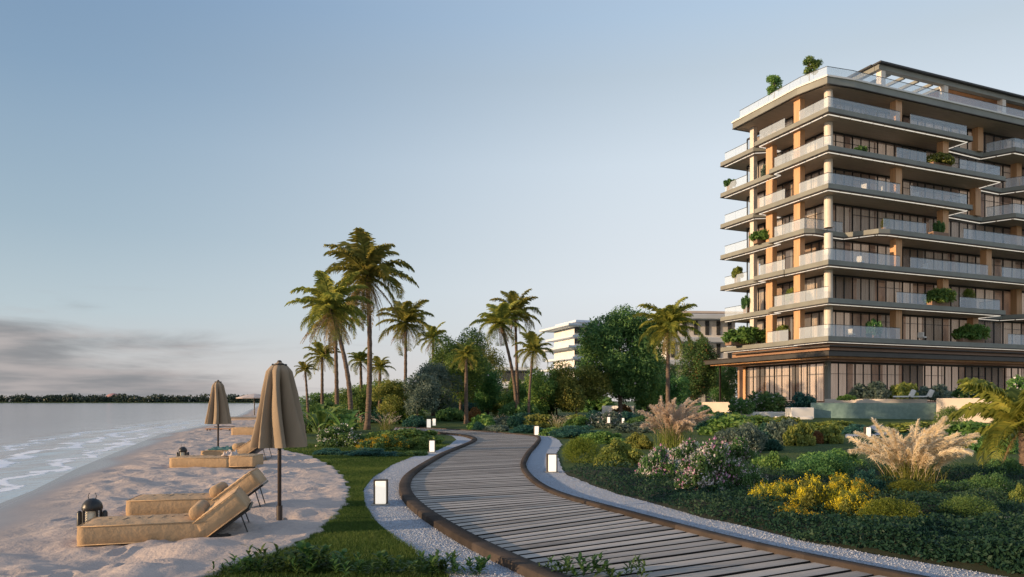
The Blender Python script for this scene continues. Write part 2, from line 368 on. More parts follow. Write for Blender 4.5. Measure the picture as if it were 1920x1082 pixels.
def gravelmat():
    m, t, o = newmat('gravel')
    p = nd(t, 'ShaderNodeBsdfPrincipled'); p.inputs['Roughness'].default_value = .8
    v = nd(t, 'ShaderNodeTexVoronoi'); v.inputs['Scale'].default_value = 60; cc = nd(t, 'ShaderNodeTexCoord'); link(t, cc.outputs['Object'], v.inputs[0])
    bw = nd(t, 'ShaderNodeRGBToBW'); link(t, v.outputs['Color'], bw.inputs[0])
    c = mixc(t, bw.outputs[0], (.30, .345, .41), (.46, .52, .61)); c = mixc(t, mth(t, 'MULTIPLY', mapr(t, noise(t, 1.5, 4), .4, .7), .3), c, (.34, .37, .42))
    link(t, c, p.inputs['Base Color'])
    b = nd(t, 'ShaderNodeBump'); b.invert = True; b.inputs['Distance'].default_value = .03; b.inputs['Strength'].default_value = .9
    link(t, v.outputs['Distance'], b.inputs['Height']); link(t, b.outputs[0], p.inputs['Normal']); link(t, p.outputs[0], o.inputs[0]); return m
M['gravel'] = gravelmat()

# ---------------------------------------------------------------- terrain curves
def curve(pts):
    a = np.array(sorted(pts)); return lambda y: np.interp(y, a[:, 0], a[:, 1])
def pxc(L): return [(g.y, g.x) for g in (gp(a, b) for a, b in L)]
water_x = curve([(-60, -7), (3, -7.2), (8, -7.9)]+pxc([(30, 915), (120, 875), (200, 845), (290, 812), (380, 795), (430, 783), (490, 757)])+[(4000, -1400)])
sand_x = curve([(-60, -3.2), (6.5, -3.15)]+pxc([(440, 1060), (506, 1041), (573, 1015), (617, 985), (651, 948), (656, 926), (647, 900), (625, 878), (580, 856), (540, 848)])+[(30, -10.3), (40, -13.6), (60, -20), (92, -30), (482, -160), (4000, -1350)])
grav_l = curve([(3, .9), (6, -.1)]+pxc([(803, 1053), (758, 1022), (704, 983), (682, 950), (678, 921), (696, 898), (734, 873), (779, 855), (818, 846), (844, 834), (856, 824)]))
grav_r = curve(pxc([(1032, 818), (1047, 825.5), (1054, 834), (1044, 849), (1056, 888), (1091, 903), (1151, 926.6), (1200, 938.5), (1239, 950), (1318, 973.6), (1413, 991), (1500, 1017), (1595, 1033), (1734, 1057), (1853, 1078)])+[(6, 6.0), (4, 8.)])
def gz(x, y):
    return .42*sms(45, 62, y)*sms(-16, -8, x-(y-60)*-.2)
def groundz(x, y):
    e = x-sand_x(y)
    low = -.16-.10*np.maximum(0, water_x(y)-x-.5); low = np.maximum(low, -3.)
    return np.where(e > -.5, gz(x, y)*1., np.minimum(-.12, low))*1.
# ground
ys = np.unique(np.concatenate([np.linspace(-60, 0, 7), np.arange(1, 60, .5), np.arange(60, 140, 4), np.geomspace(140, 4500, 24)]))
ts = np.concatenate([-np.geomspace(3600, 1.2, 30), [-.62, -.5, -.3, 0], np.geomspace(.6, 14, 30), np.arange(15, 40, 1.5), np.geomspace(42, 3600, 22)])
YY, TT = np.meshgrid(ys, ts, indexing='ij'); XX = sand_x(YY)+TT
ZZ = groundz(XX, YY)
def gridfaces(n, m):
    i = np.arange((n-1))[:, None]*m+np.arange(m-1)[None]; i = i.ravel(); return np.stack([i, i+1, i+m+1, i+m], 1)
g = npmesh('ground', np.stack([XX, YY, ZZ], -1).reshape(-1, 3), gridfaces(*XX.shape)[:, ::1], 4, M['lawn'], smooth=True); tag(g, 'green lawn ground running under the garden', 'ground', kind='structure')
# beach
ys = np.concatenate([np.arange(2.5, 24, .05), np.arange(24, 60, .16), np.geomspace(60, 600, 90)])
tt = np.linspace(0, 1, 240); YY, TT = np.meshgrid(ys, tt, indexing='ij')
xl = water_x(YY)-2.2; xr = sand_x(YY)+.05*np.sin(YY*5.3)+.04*np.sin(YY*13)
XX = xl+(xr-xl)*TT
wd = XX-water_x(YY); ed = xr-XX
wob = (vnoise(XX*.7, YY*.35, 3)-.5)*1.4
amp = sms(1.0, 2.8, wd+wob)*sms(0, .5, ed)
nx = XX*1.0; ny = YY*1.0
h = (vnoise(nx*1.35, ny*1.5, 1)-.5)*.075+(vnoise(nx*2.9+7, ny*2.6, 2)-.5)*.050+(vnoise(nx*6.1, ny*6.5, 4)-.5)*.018
h = h*(.45+1.1*vnoise(nx*.45, ny*.45, 9))
rf = random.Random(3)                                                # two trails of footprints
for (x_, y_, dx_, dy_, n_) in ((-4.4, 6.6, -.10, .62, 30), (-7.6, 8.2, .16, .60, 26), (-5.6, 13.2, .5, .34, 9), (-6.5, 7.2, .62, .1, 5)):
    for k_ in range(n_):
        l_ = math.hypot(dx_, dy_); sgn = 1 if k_ % 2 else -1; fx_ = x_+dx_*k_+rf.uniform(-.05, .05)-dy_/l_*.11*sgn+.25*math.sin(k_*.35); fy_ = y_+dy_*k_+rf.uniform(-.05, .05)+dx_/l_*.11*sgn
        m_ = (np.abs(XX-fx_) < .5) & (np.abs(YY-fy_) < .5); ax = ((XX[m_]-fx_)*dx_+(YY[m_]-fy_)*dy_)/l_; ay = (-(XX[m_]-fx_)*dy_+(YY[m_]-fy_)*dx_)/l_; q_ = (ax/.15)**2+(ay/.075)**2
        h[m_] += -.030*np.exp(-q_**1.5)+.016*np.exp(-((np.sqrt(q_)-1.55)/.35)**2)
ZZ = .045+h*1.5*amp+.02*(vnoise(nx*.5, ny*.5, 5)-.5)*amp
ZZ = ZZ-.125*(1-sms(-.4, 2.4, wd))-.10*sms(.5, -2.2, wd)
ZZ = np.where(ed < .02, .012, ZZ)
bo = npmesh('sand', np.stack([XX, YY, ZZ], -1).reshape(-1, 3), gridfaces(*XX.shape), 4, M['sand'], smooth=True); tag(bo, 'pale trampled beach sand', 'beach', kind='structure')
a = bo.data.attributes.new('wet', 'FLOAT', 'POINT'); a.data.foreach_set('value', (1-sms(.3, 2.3, wd+wob*.6)).ravel().astype(np.float32))
# water
ys = np.concatenate([np.linspace(-60, 5, 12), np.arange(6, 60, .4), np.geomspace(60, 4500, 70)])
dd = np.concatenate([[-60, -10, -2, -1], np.arange(-.6, 12, .3), np.geomspace(12, 4200, 50)])
YY, DD = np.meshgrid(ys, dd, indexing='ij'); XX = water_x(YY)-DD
sw = .035*np.exp(-((DD+(vnoise(YY*.3, DD*0, 3)-.5)*1.6-2.3)/.5)**2)+.03*np.exp(-((DD+(vnoise(YY*.25+9, DD*0, 5)-.5)*2-4.8)/.7)**2)
ZZ = -.06+sw
wt = npmesh('water', np.stack([XX, YY, ZZ], -1).reshape(-1, 3), gridfaces(*XX.shape)[:, ::-1], 4, M['water'], smooth=True); tag(wt, 'calm pale grey sea with small foam lines', 'sea', kind='structure')
a = wt.data.attributes.new('d', 'FLOAT', 'POINT'); a.data.foreach_set('value', DD.ravel().astype(np.float32))

# ---------------------------------------------------------------- boardwalk
pairs = [((2.9, 3.2), (5.7, 4.45)), ((1.65, 5.07), (4.2, 6.4)), ((.41, 7.21), (2.82, 8.53)), (gp(868, 989, .11).xy, gp(1150, 960, .055).xy), (gp(785, 935, .11).xy, gp(1035, 926, .055).xy),
         (gp(770, 903, .11).xy, gp(990, 898, .055).xy), (gp(790, 878, .11).xy, gp(976, 872, .055).xy), (gp(838, 849, .11).xy, gp(987, 849, .055).xy), (gp(874, 834, .11).xy, gp(1002, 833, .055).xy),
         (gp(893, 825, .11).xy, gp(1008, 822.5, .055).xy), (gp(892, 819.5, .11).xy, gp(1000, 818, .055).xy), (gp(875, 815, .11).xy, gp(965, 814.5, .055).xy), (gp(850, 812, .11).xy, gp(898, 808.8, .055).xy),
         (gp(803, 808, .11).xy, gp(822, 804.2, .055).xy), (gp(765, 806, .11).xy, gp(775, 802.5, .055).xy), (gp(735, 805.5, .11).xy, gp(740, 802, .055).xy)]
A = np.array([[*l, *r] for l, r in pairs], float)
def catmull(A, per=24):
    P = np.vstack([2*A[0]-A[1], A, 2*A[-1]-A[-2]]); out = []
    for i in range(1, len(P)-2):
        for k in range(per):
            t = k/per; p0, p1, p2, p3 = P[i-1], P[i], P[i+1], P[i+2]
            out.append(.5*((2*p1)+(-p0+p2)*t+(2*p0-5*p1+4*p2-p3)*t*t+(-p0+3*p1-3*p2+p3)*t**3))
    out.append(P[-2]); return np.array(out)
C = catmull(A); mid = (C[:, :2]+C[:, 2:])/2; arc = np.concatenate([[0], np.cumsum(np.linalg.norm(np.diff(mid, axis=0), axis=1))])
def at(s): return np.array([np.interp(s, arc, C[:, k]) for k in range(4)])
vs = []; fs = []; uvw = []; rr = []; s0 = 0.; pw = .235; k = 0
while s0+pw < arc[-1]:
    a0 = at(s0+.023); a1 = at(s0+pw-.023); zt = .055+rnd.uniform(-.004, .004); sk = rnd.uniform(-.01, .01)
    L0, R0, L1, R1 = a0[:2], a0[2:], a1[:2], a1[2:]
    NSEG = 6; n = len(vs); off = rnd.uniform(0, 50); bw_ = [rnd.uniform(-.004, .004) for _ in range(NSEG+1)]
    for i in range(NSEG+1):
        f = i/NSEG; f = -.02+1.04*f
        p = L0+(R0-L0)*f; q = L1+(R1-L1)*f; w = bw_[i]
        dq = (q-p)/max(1e-6, np.linalg.norm(q-p)); p = p+dq*w; q = q+dq*w
        cr = .006
        pp = p+dq*cr; qq = q-dq*cr
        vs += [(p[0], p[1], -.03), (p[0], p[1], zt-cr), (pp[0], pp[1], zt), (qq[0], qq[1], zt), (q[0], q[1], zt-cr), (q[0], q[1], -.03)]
        uvw += [(f*2.8+off, v, k*3.1) for v in (0, .01, .02, pw-.02, pw-.01, pw)]
    for i in range(NSEG):
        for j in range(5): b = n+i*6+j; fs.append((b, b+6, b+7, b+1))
    rr += [rnd.random()]*(NSEG*5); s0 += pw; k += 1
bw = npmesh('boardwalk', vs, fs, 4, M['planks'], r=rr); bw.data.materials.append(mk('plank_edge_shade', (.022, .019, .017), None, .9, 8, spec=.1)); bw.data.polygons.foreach_set('material_index', np.tile([1, 1, 0, 1, 1], len(fs)//5).astype(np.int32)); tag(bw, 'curving boardwalk of weathered grey planks', 'path', kind='structure')  # near-black plank sides and bevels: shade of the gaps put into the colour
at_ = bw.data.attributes.new('uvw', 'FLOAT_VECTOR', 'POINT'); at_.data.foreach_set('vector', np.array(uvw, np.float32).ravel())
# dark bed under the planks
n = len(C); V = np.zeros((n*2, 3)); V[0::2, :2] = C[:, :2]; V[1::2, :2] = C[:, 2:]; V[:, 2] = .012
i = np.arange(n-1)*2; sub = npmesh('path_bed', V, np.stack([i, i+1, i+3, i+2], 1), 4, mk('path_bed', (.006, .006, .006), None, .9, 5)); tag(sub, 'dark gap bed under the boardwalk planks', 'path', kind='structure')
def offs(P, d):
    t = np.gradient(P, axis=0); t /= np.linalg.norm(t, axis=1)[:, None]; return P+np.stack([-t[:, 1], t[:, 0]], 1)*d
def smooth(P, k=2):
    for _ in range(k): P[1:-1] = (P[:-2]+2*P[1:-1]+P[2:])/4
    return P
Lk = C[:, :2].copy(); Rk = C[:, 2:].copy(); KWL, KWR = .23, .15
def kerb(P, sgn, label):
    KW = KWL if sgn > 0 else KWR
    In = P; Ou = smooth(offs(P, sgn*KW), 6); n = len(P)
    prof = []
    for (B, zz) in ((In, -.01), (In, .098), (In+(Ou-In)*.08, .110), (In+(Ou-In)*.92, .110), (Ou, .098), (Ou, -.01)):
        prof.append(np.column_stack([B, np.full(n, zz)]))
    V = np.stack(prof, 1).reshape(-1, 3)
    fc = [(i*6+j, i*6+j+1, (i+1)*6+j+1, (i+1)*6+j) if sgn > 0 else (i*6+j+1, i*6+j, (i+1)*6+j, (i+1)*6+j+1) for i in range(n-1) for j in range(5)]
    ka = np.concatenate([[0], np.cumsum(np.linalg.norm(np.diff(P, axis=0), axis=1))]); kr = np.random.default_rng(4).random(400); o = npmesh('path_kerb', V, fc, 4, M['kerb'], r=np.repeat(kr[(ka[:-1]/2.1).astype(int) % 400], 5)); tag(o, label, 'kerb', kind='structure'); return Ou
Lo = kerb(Lk, 1, 'dark brown timber kerb along the seaward side of the boardwalk')
Ro = kerb(Rk, -1, 'dark brown timber kerb along the building side of the boardwalk')
def gravel(inner, fn, y0, y1, sgn, extra, label):
    y = np.arange(y0, y1, .12); x = fn(y); x = np.convolve(np.pad(x, 6, 'edge'), np.ones(13)/13, 'valid')
    x = x+(vnoise(y*3, y*0, 8)-.5)*.08
    outer = np.column_stack([x, y]); outer = np.vstack([outer, extra]) if len(extra) else outer
    m = (inner[:, 1] >= y0-1.5) & (inner[:, 1] <= outer[:, 1].max()+.6); inn = inner[m]
    # resample both to the same count
    def rs(P, n=260):
        a = np.concatenate([[0], np.cumsum(np.linalg.norm(np.diff(P, axis=0), axis=1))]); s = np.linspace(0, a[-1], n); return np.column_stack([np.interp(s, a, P[:, 0]), np.interp(s, a, P[:, 1])])
    return rs(inn), rs(outer)
def ribbon(name, a, b, z, mat, label, cat):
    n = len(a); m = 5; V = np.array([[*(a[i]+(b[i]-a[i])*(j/(m-1))), z] for i in range(n) for j in range(m)])
    o = npmesh(name, V, gridfaces(n, m), 4, mat); tag(o, label, cat, kind='structure'); return o
gLi, gLo = gravel(smooth(offs(Lk, KWL-.03), 6), grav_l, 4.5, 33.5, 1, [gp(847, 817.5).xy, gp(824, 813.5).xy], '')
gRi, gRo = gravel(smooth(offs(Rk, -KWR+.03), 6), grav_r, 5.0, 36.6, -1, [gp(1014, 816.5).xy], '')
ribbon('gravel_strip', gLi, gLo, .014, M['gravel'], 'grey white gravel strip between lawn and boardwalk kerb', 'gravel')
ribbon('gravel_strip', gRo, gRi, .014, M['gravel'], 'grey white gravel strip between boardwalk kerb and flower beds', 'gravel')
# loose pebbles
def pebbles(inn, out, ymax, n):
    P = []
    while len(P) < n:
        i = rnd.randrange(len(inn)-1); f = rnd.random(); p = inn[i]+(out[i]-inn[i])*f
        if p[1] > ymax or p[1] < 5 or rnd.random() > (9/p[1])**1.2: continue
        q = inn[i+1]+(out[i+1]-inn[i+1])*f; g_ = rnd.random(); P.append(p+(q-p)*g_)
    return np.array(P)
P = np.vstack([pebbles(gLi, gLo, 22, 9000), pebbles(gRi, gRo, 20, 7000)]); N = len(P)
sz = NR.uniform(.005, .013, N); base6 = np.array([(1, 0, 0), (0, 1, 0), (-1, 0, 0), (0, -1, 0), (0, 0, .7), (0, 0, -.7)])
ang = NR.uniform(0, 6.28, N); ca, sa = np.cos(ang), np.sin(ang); el = NR.uniform(.6, 1.3, N)
B6 = base6[None]*np.stack([sz*el, sz, sz], 1)[:, None]; X_ = B6[..., 0]*ca[:, None]-B6[..., 1]*sa[:, None]; Y_ = B6[..., 0]*sa[:, None]+B6[..., 1]*ca[:, None]
V = np.stack([X_+P[:, :1], Y_+P[:, 1:2], B6[..., 2]+.017], -1).reshape(-1, 3)
f8 = np.array([(0, 1, 4), (1, 2, 4), (2, 3, 4), (3, 0, 4), (1, 0, 5), (2, 1, 5), (3, 2, 5), (0, 3, 5)])
o = npmesh('loose_pebbles', V, (f8[None]+np.arange(N)[:, None, None]*6).reshape(-1, 3), 3, M['pebble'], smooth=True, r=np.repeat(NR.random(N), 8)); tag(o, 'loose pale pebbles strewn over the gravel strips', 'pebbles', kind='stuff')

# ---------------------------------------------------------------- foliage builders
def leaves(C_, size, rng, up=.35, asp=.45, out=None, curl=0.):
    """rhombic leaves at the points C_ (n,3)"""
    n = len(C_); nr = rng.normal(size=(n, 3)); nr /= np.linalg.norm(nr, axis=1)[:, None]
    if out is not None: nr = nr+out*.8
    nr[:, 2] += up; nr /= np.linalg.norm(nr, axis=1)[:, None]
    t = rng.normal(size=(n, 3)); t -= nr*(t*nr).sum(1)[:, None]; t /= np.linalg.norm(t, axis=1)[:, None]; b = np.cross(nr, t)
    s = (size*rng.uniform(.55, 1.3, n))[:, None]
    V = np.stack([C_-t*s, C_+b*s*asp, C_+t*s, C_-b*s*asp], 1).reshape(-1, 3)
    return V, np.arange(n*4).reshape(-1, 4)
def lobes(n, lb, rng, inner=.35, power=.5):
    """points inside ellipsoid lobes [(cx,cy,cz,rx,ry,rz)] concentrated near their skins"""
    lb = np.array(lb, float); w = (lb[:, 3]*lb[:, 4]+lb[:, 4]*lb[:, 5]+lb[:, 3]*lb[:, 5]); idx = rng.choice(len(lb), n, p=w/w.sum())
    d = rng.normal(size=(n, 3)); d /= np.linalg.norm(d, axis=1)[:, None]
    r = inner+(1-inner)*rng.random(n)**power; r *= 1+.10*rng.normal(size=n)
    P = lb[idx, :3]+d*lb[idx, 3:]*r[:, None]; return P, d
def crown_lobes(rx, ry, rz, cz, k, rng, small=.38):
    out = []
    for i in range(k):
        zf = rng.uniform(-.82, .80); a_ = rng.uniform(0, 6.28); hr = (1-abs(zf)**2.6)*math.sqrt(rng.random())*1.05; d = np.array([math.cos(a_)*hr, math.sin(a_)*hr, zf]); q = .80
        s = rng.uniform(small*.7, small*1.25)
        out.append((d[0]*rx*q, d[1]*ry*q, cz+d[2]*rz*q, rx*s, ry*s, rz*s*.85))
    return out
def tree(name, label, cat, base, w, h, crown_from, mat, n=12000, leaf=.13, seed=1, k=22, group=None, trunk=True, flowers=None, tr=None, small=.38):
    """base Vector, crown width w, total height h, crown starts at crown_from"""
    rng = np.random.default_rng(seed); root = empty(name, base, 0, label, cat, group)
    rz = (h-crown_from)/2; cz = crown_from+rz; lb = crown_lobes(w/2, w/2, rz, cz, k, rng, small)
    P, d = lobes(n, lb, rng); P = P[P[:, 2] > .05]; d = d[:len(P)]
    V, Fc = leaves(P, leaf, rng, out=(P-np.array([0, 0, cz]))/max(w, h))
    cr = npmesh('crown', V, Fc, 4, mat, root, r=rng.random(len(Fc)))
    if flowers:
        fm, fn, fsz = flowers; P, d = lobes(fn, lb, rng, .9); P = P[P[:, 2] > .2]; V, Fc = leaves(P, fsz, rng, asp=.9); npmesh('flowers', V, Fc, 4, fm, root, r=rng.random(len(Fc)))
    if trunk:
        t = MB(); r0 = tr or max(.05, h*.022); top = Vector((rng.uniform(-.2, .2), rng.uniform(-.2, .2), cz))
        pts = [Vector((0, 0, -.1)), Vector((rng.uniform(-.1, .1), 0, crown_from*.5)), Vector((top.x*.5, top.y*.5, crown_from)), top]
        t.tube(pts, [r0*1.25, r0, r0*.85, r0*.4], 8)
        for q in lb[:12]:
            s_ = rng.uniform(.3, .95); st = pts[2]*(1-s_)+pts[3]*s_; e = Vector(q[:3]); m_ = (st+e)/2+Vector((0, 0, .1*h*.3))
            t.tube([st, m_, e], [r0*.45, r0*.28, r0*.08], 5)
        t.build('trunk', M['bark'], root, True)
    return root
_proto = {}
def bush_mesh(kind, near):
    key = (kind, near)
    if key in _proto: return _proto[key]
    sd_ = sum(ord(c) for c in kind)+near*77; rng = np.random.default_rng(sd_)
    cfg = dict(ball=(M['leaf_mid'], .030, .3), lime=(M['leaf_lime'], .030, .3), teal=(M['leaf_teal'], .045, .4), leafy=(M['leaf_mid'], .060, .5), dark=(M['leaf_dark'], .055, .5),
               warm=(M['leaf_warm'], .055, .5), silver=(M['leaf_silver'], .050, .4), rust=(M['leaf_rust'], .055, .5), fine=(M['leaf_dark'], .030, .45), flower=(M['leaf_dark'], .050, .5), euph=(M['leaf_warm'], .045, .25))[kind]
    mat, ls, asp = cfg; n = 16000 if near else 4200; ls = ls*(1. if near else 1.75)
    lb = [(0, 0, .30, .80, .80, .62)] if kind in ('ball', 'lime') else []
    if kind in ('ball', 'lime'):
        for i in range(16):
            a = rng.uniform(0, 6.28); e = rng.uniform(0, 1.3); lb.append((math.cos(a)*math.cos(e)*.62, math.sin(a)*math.cos(e)*.62, .25+math.sin(e)*.45, .34, .34, .30))
    else:
        for i in range(30):
            a = rng.uniform(0, 6.28); q = math.sqrt(rng.random())*.75; hh = (1-q*q*.8); zz = rng.uniform(.12, .78)*hh
            s_ = rng.uniform(.18, .34); lb.append((math.cos(a)*q, math.sin(a)*q, zz, s_, s_, s_*.8))
    P, d = lobes(n, lb, rng, .55 if kind in ('ball', 'lime') else .3)
    P[:, 2] = np.abs(P[:, 2])
    V, Fc = leaves(P, ls, rng, asp=asp, out=d*.6); me = npmesh('foliage', V, Fc, 4, mat, r=rng.random(len(Fc))); m = me.data; bpy.data.objects.remove(me)
    _proto[key] = (m, lb); return _proto[key]
def flower_mesh(key, lb, mats, n, size, cluster=1, spread=.03, top=.0, seed=5):
    """one mesh per petal material"""
    out = []
    for mi, (mname, share) in enumerate(mats):
        rng = np.random.default_rng(seed+mi); k = max(8, int(n*share)); P, d = lobes(k, lb, rng, .95, .5); P = P+np.array([0, 0, .02]); P = P[(P[:, 2] > top)]
        P = np.repeat(P, cluster, 0)+rng.normal(size=(len(P)*cluster, 3))*spread
        V, Fc = leaves(P, size, rng, up=.6, asp=.85); o = npmesh('flowers', V, Fc, 4, M[mname], r=rng.random(len(Fc))); out.append(o.data); bpy.data.objects.remove(o)
    _proto[key] = out; return out
def bush(label, X, Yb, wpx, hpx, kind, cat='shrub', name='shrub', near=False, flowers=None, z=None, depth=None, group=None, fy=.8):
    if depth is None:
        z0 = 0.
        for _ in range(6):
            p = gp(X, Yb, z0); z0 = float(gz(np.array(p.x), np.array(p.y)))
            if p.y > 90: break
        y = min(p.y, 90)
    else: y = depth; z0 = z or 0.
    if z is not None: z0 = z
    x = (X-HX)/F*y; w = wpx/F*y/2; h = hpx/F*y
    if not near and y > 28 and depth is None: w *= 1.3; h *= 1.22
    m, lb = bush_mesh(kind, near); y += w*fy*.5
    x = (X-HX)/F*y
    sc = (w*1.05, w*fy, h); rz = rnd.uniform(-.5, .5)
    if flowers:
        key = ('fl', kind, flowers, near)
        if key not in _proto:
            if flowers == 'white': flower_mesh(key, lb, [('white_petal', 1)], 620 if near else 320, .032 if near else .05, 2 if near else 1, .02)
            if flowers == 'pink': flower_mesh(key, lb, [('white_petal', .70), ('pink_petal', .29), ('violet_petal', .01)], 1000, .024, 6, .034)
            if flowers == 'lilac': flower_mesh(key, lb, [('white_petal', .8), ('pink_petal', .2)], 560, .022, 5, .034)
            if flowers == 'yellow': flower_mesh(key, lb, [('yellow_petal', 1)], 200 if near else 80, .024 if near else .05, 34 if near else 12, .055 if near else .07, top=.2)
            if flowers == 'few': flower_mesh(key, lb, [('white_petal', 1)], 22, .016, 2, .012)
        root = empty(name, (x, y, z0-.02), rz, label, cat, group, s=sc); obj('foliage', m, root)
        for fm in _proto[key]: obj('flowers', fm, root)
        return root
    o = obj(name, m, None, (x, y, z0-.02)); o.scale = sc; o.rotation_euler = (0, 0, rz); return tag(o, label, cat, group)
def frond(L, e0, az, rng, droop=1.5, lw=.30, n=34, seg=12, w0=.0, hang=.5):
    """one palm frond: returns rachis points and leaflet quads"""
    P = [np.zeros(3)]; e = e0; V = []; h = np.array([math.cos(az), math.sin(az), 0]); side = np.array([-math.sin(az), math.cos(az), 0])
    for i in range(n):
        e -= droop/n*(.35+1.5*i/n); P.append(P[-1]+(h*math.cos(e)+np.array([0, 0, math.sin(e)]))*L/n)
    P = np.array(P)
    for i in range(3, n+1):
        f = i/n; T = P[i]-P[i-1]; T /= np.linalg.norm(T); ll = L*lw*(math.sin(PI*min(1, (f*.80+.16)))**.6)*rng.uniform(.75, 1.2)
        for sg in (-1, 1):
            for q in range(2):
                o_ = P[i-1]+(P[i]-P[i-1])*(q*.5+rng.uniform(-.15, .15))
                d = side*sg*.8+T*rng.uniform(.35, .75)+np.array([0, 0, rng.uniform(-.1, .3)]); d /= np.linalg.norm(d)
                m_ = o_+d*ll*.5; d2 = d+np.array([0, 0, -hang*rng.uniform(.7, 1.6)]); d2 /= np.linalg.norm(d2); t_ = m_+d2*ll*.5
                wv = T*ll*.045+np.array([0, 0, .012*L]); V.append((o_-wv*.5, o_+wv*.5, m_+wv, m_-wv)); V.append((m_-wv, m_+wv, t_+wv*.15, t_-wv*.15))
    return P, V
def palm(label, base, top, R, seed, nf=20, dead=10, tr=.16, lean=None, name='palm_tree', cat='palm tree', group=None, emin=-.5, lw=.27, dead_len=.75, mat='palm', hang=.6, nleaf=32):
    """base Vector on the ground, top Vector the crown's heart, R frond length"""
    rng = np.random.default_rng(seed); root = empty(name, base, 0, label, cat, group); tv = Vector(top)-Vector(base); V = []; ra = MB()
    for i in range(nf):
        az = i*2.399+rng.uniform(-.3, .3); f = (i+.5)/nf; e0 = 1.42-(1.42-emin)*f**1.15+rng.uniform(-.12, .12)
        P, q = frond(R*rng.uniform(.82, 1.08), e0, az, rng, droop=rng.uniform(.95, 1.65), n=nleaf, lw=lw, hang=hang)
        V += q; P3 = [Vector(p)+tv for p in P[::4]]; ra.tube(P3, [R*.012*(1-.8*j/len(P3)) for j in range(len(P3))], 4)
    V = np.array(V).reshape(-1, 3)+np.array(tv); n = len(V)//4; r = np.repeat(rng.random(n//2), 2)
    fr = npmesh('fronds', V, np.arange(len(V)).reshape(-1, 4), 4, M[mat], root, r=r[:n]); ra.build('stalks', M['leaf_warm'], fr)
    if dead:
        V = []
        for i in range(dead):
            az = rng.uniform(0, 6.28); P, q = frond(R*dead_len*rng.uniform(.7, 1.1), -1.05+rng.uniform(-.3, .35), az, rng, droop=.35, n=20, lw=.13, hang=1.5); V += q
        V = np.array(V).reshape(-1, 3)+np.array(tv)+np.array([0, 0, -.1]); npmesh('dead_fronds', V, np.arange(len(V)).reshape(-1, 4), 4, M['palm_dead'], root, r=rng.random(len(V)//4))
    t = MB(); c1 = Vector(lean) if lean else Vector((tv.x*.15, tv.y*.15, tv.z*.5)); n = 26; pts = []; rad = []
    for i in range(n+1):
        f = i/n; p = c1*2*f*(1-f)+tv*f*f; pts.append(p); rad.append(tr*(1.25-.45*f)*(1+(.10 if i % 2 else -.06)) if i > 0 else tr*1.7)
    pts[0].z -= .15; t.tube(pts, rad, 9); t.build('trunk', M['palm_bark'], root, True); return root
def plume_grass(label, X, Yb, wpx, hpx, seed, n=60, name='pampas_grass', cat='ornamental grass', hair=80, wind=.42):
    rng = np.random.default_rng(seed); b = gp(X, Yb); w = wpx/F*b.y/2*1.15; h = hpx/F*b.y; root = empty(name, (b.x-w*.02, b.y+w*.3, 0), 0, label, cat); G = []; ra = MB(); A = []
    for i in range(n):
        az = rng.uniform(0, 6.28); f = rng.random()**.6; hd = np.array([math.cos(az)*w/h, math.sin(az)*.6*w/h, 0]); m = 22
        e0 = f*.62; bend = rng.uniform(.6, 1.5)*(.35+.8*f); L_ = h*rng.uniform(.80, 1.12); p = np.array([rng.normal()*.10*w, rng.normal()*.08*w, 0.]); P = [p]
        for k in range(m):
            t_ = k/m; e = e0*1.0+bend*max(0, t_-.35)**1.6*2.0; dd = hd*math.sin(e)*1.05+np.array([wind*max(0, t_-.4), 0, math.cos(e)]); p = p+dd*L_/m*1.12; P.append(p)
        P = np.array(P); ra.tube([Vector(q) for q in P[:16:3]], [h*.0035]*6, 3)
        t_ = (.46+.54*rng.random(hair)**.9)*(m-.01); j = t_.astype(int); fr_ = (t_-j)[:, None]; c = P[j]*(1-fr_)+P[j+1]*fr_; T_ = P[j+1]-P[j]; T_ /= np.linalg.norm(T_, axis=1)[:, None]
        u = t_/m; sh = np.sin(PI*np.clip((u-.42)/.62, .06, 1))[:, None]; nr = rng.normal(size=(hair, 3))
        d = T_*.95+nr*.33+np.array([wind*.4, 0, -.12]); d /= np.linalg.norm(d, axis=1)[:, None]; l = h*.125*rng.uniform(.5, 1.15, hair)[:, None]*(.35+.65*sh)
        wv = np.cross(d, rng.normal(size=(hair, 3))); wv = wv/np.linalg.norm(wv, axis=1)[:, None]*h*.0042; mm = c+d*l*.6; e_ = mm+(d+np.array([0, 0, -.45]))*l*.4
        A.append(np.stack([c-wv*.6, c+wv*.6, mm+wv, mm-wv, mm-wv, mm+wv, e_+wv*.2, e_-wv*.2], 1))
    V = np.concatenate(A).reshape(-1, 3)
    for i in range(n*9):
        az = rng.uniform(0, 6.28); hd = np.array([math.cos(az), math.sin(az)*.7, 0]); l = h*rng.uniform(.35, .72); o_ = np.array([rng.normal()*.14*w, rng.normal()*.12*w, 0]); sd2 = np.array([-math.sin(az), math.cos(az), 0])*h*.006; sp = rng.uniform(.1, .8)
        q = [o_+hd*l*sp*t_**1.4+np.array([0, 0, l*(t_-.35*sp*t_*t_)]) for t_ in (0, .35, .7, 1)]
        for a_ in range(3): G += [q[a_]-sd2*(1-a_*.3), q[a_]+sd2*(1-a_*.3), q[a_+1]+sd2*(.7-a_*.3), q[a_+1]-sd2*(.7-a_*.3)]
    npmesh('plumes', V, np.arange(len(V)).reshape(-1, 4), 4, M['plume'], root, r=np.repeat(rng.random(n), hair*2)); ra.build('stems', M['plume'], root)
    G = np.array(G); npmesh('leaves', G, np.arange(len(G)).reshape(-1, 4), 4, M['leaf_warm'], root, r=rng.random(len(G)//4)); return root

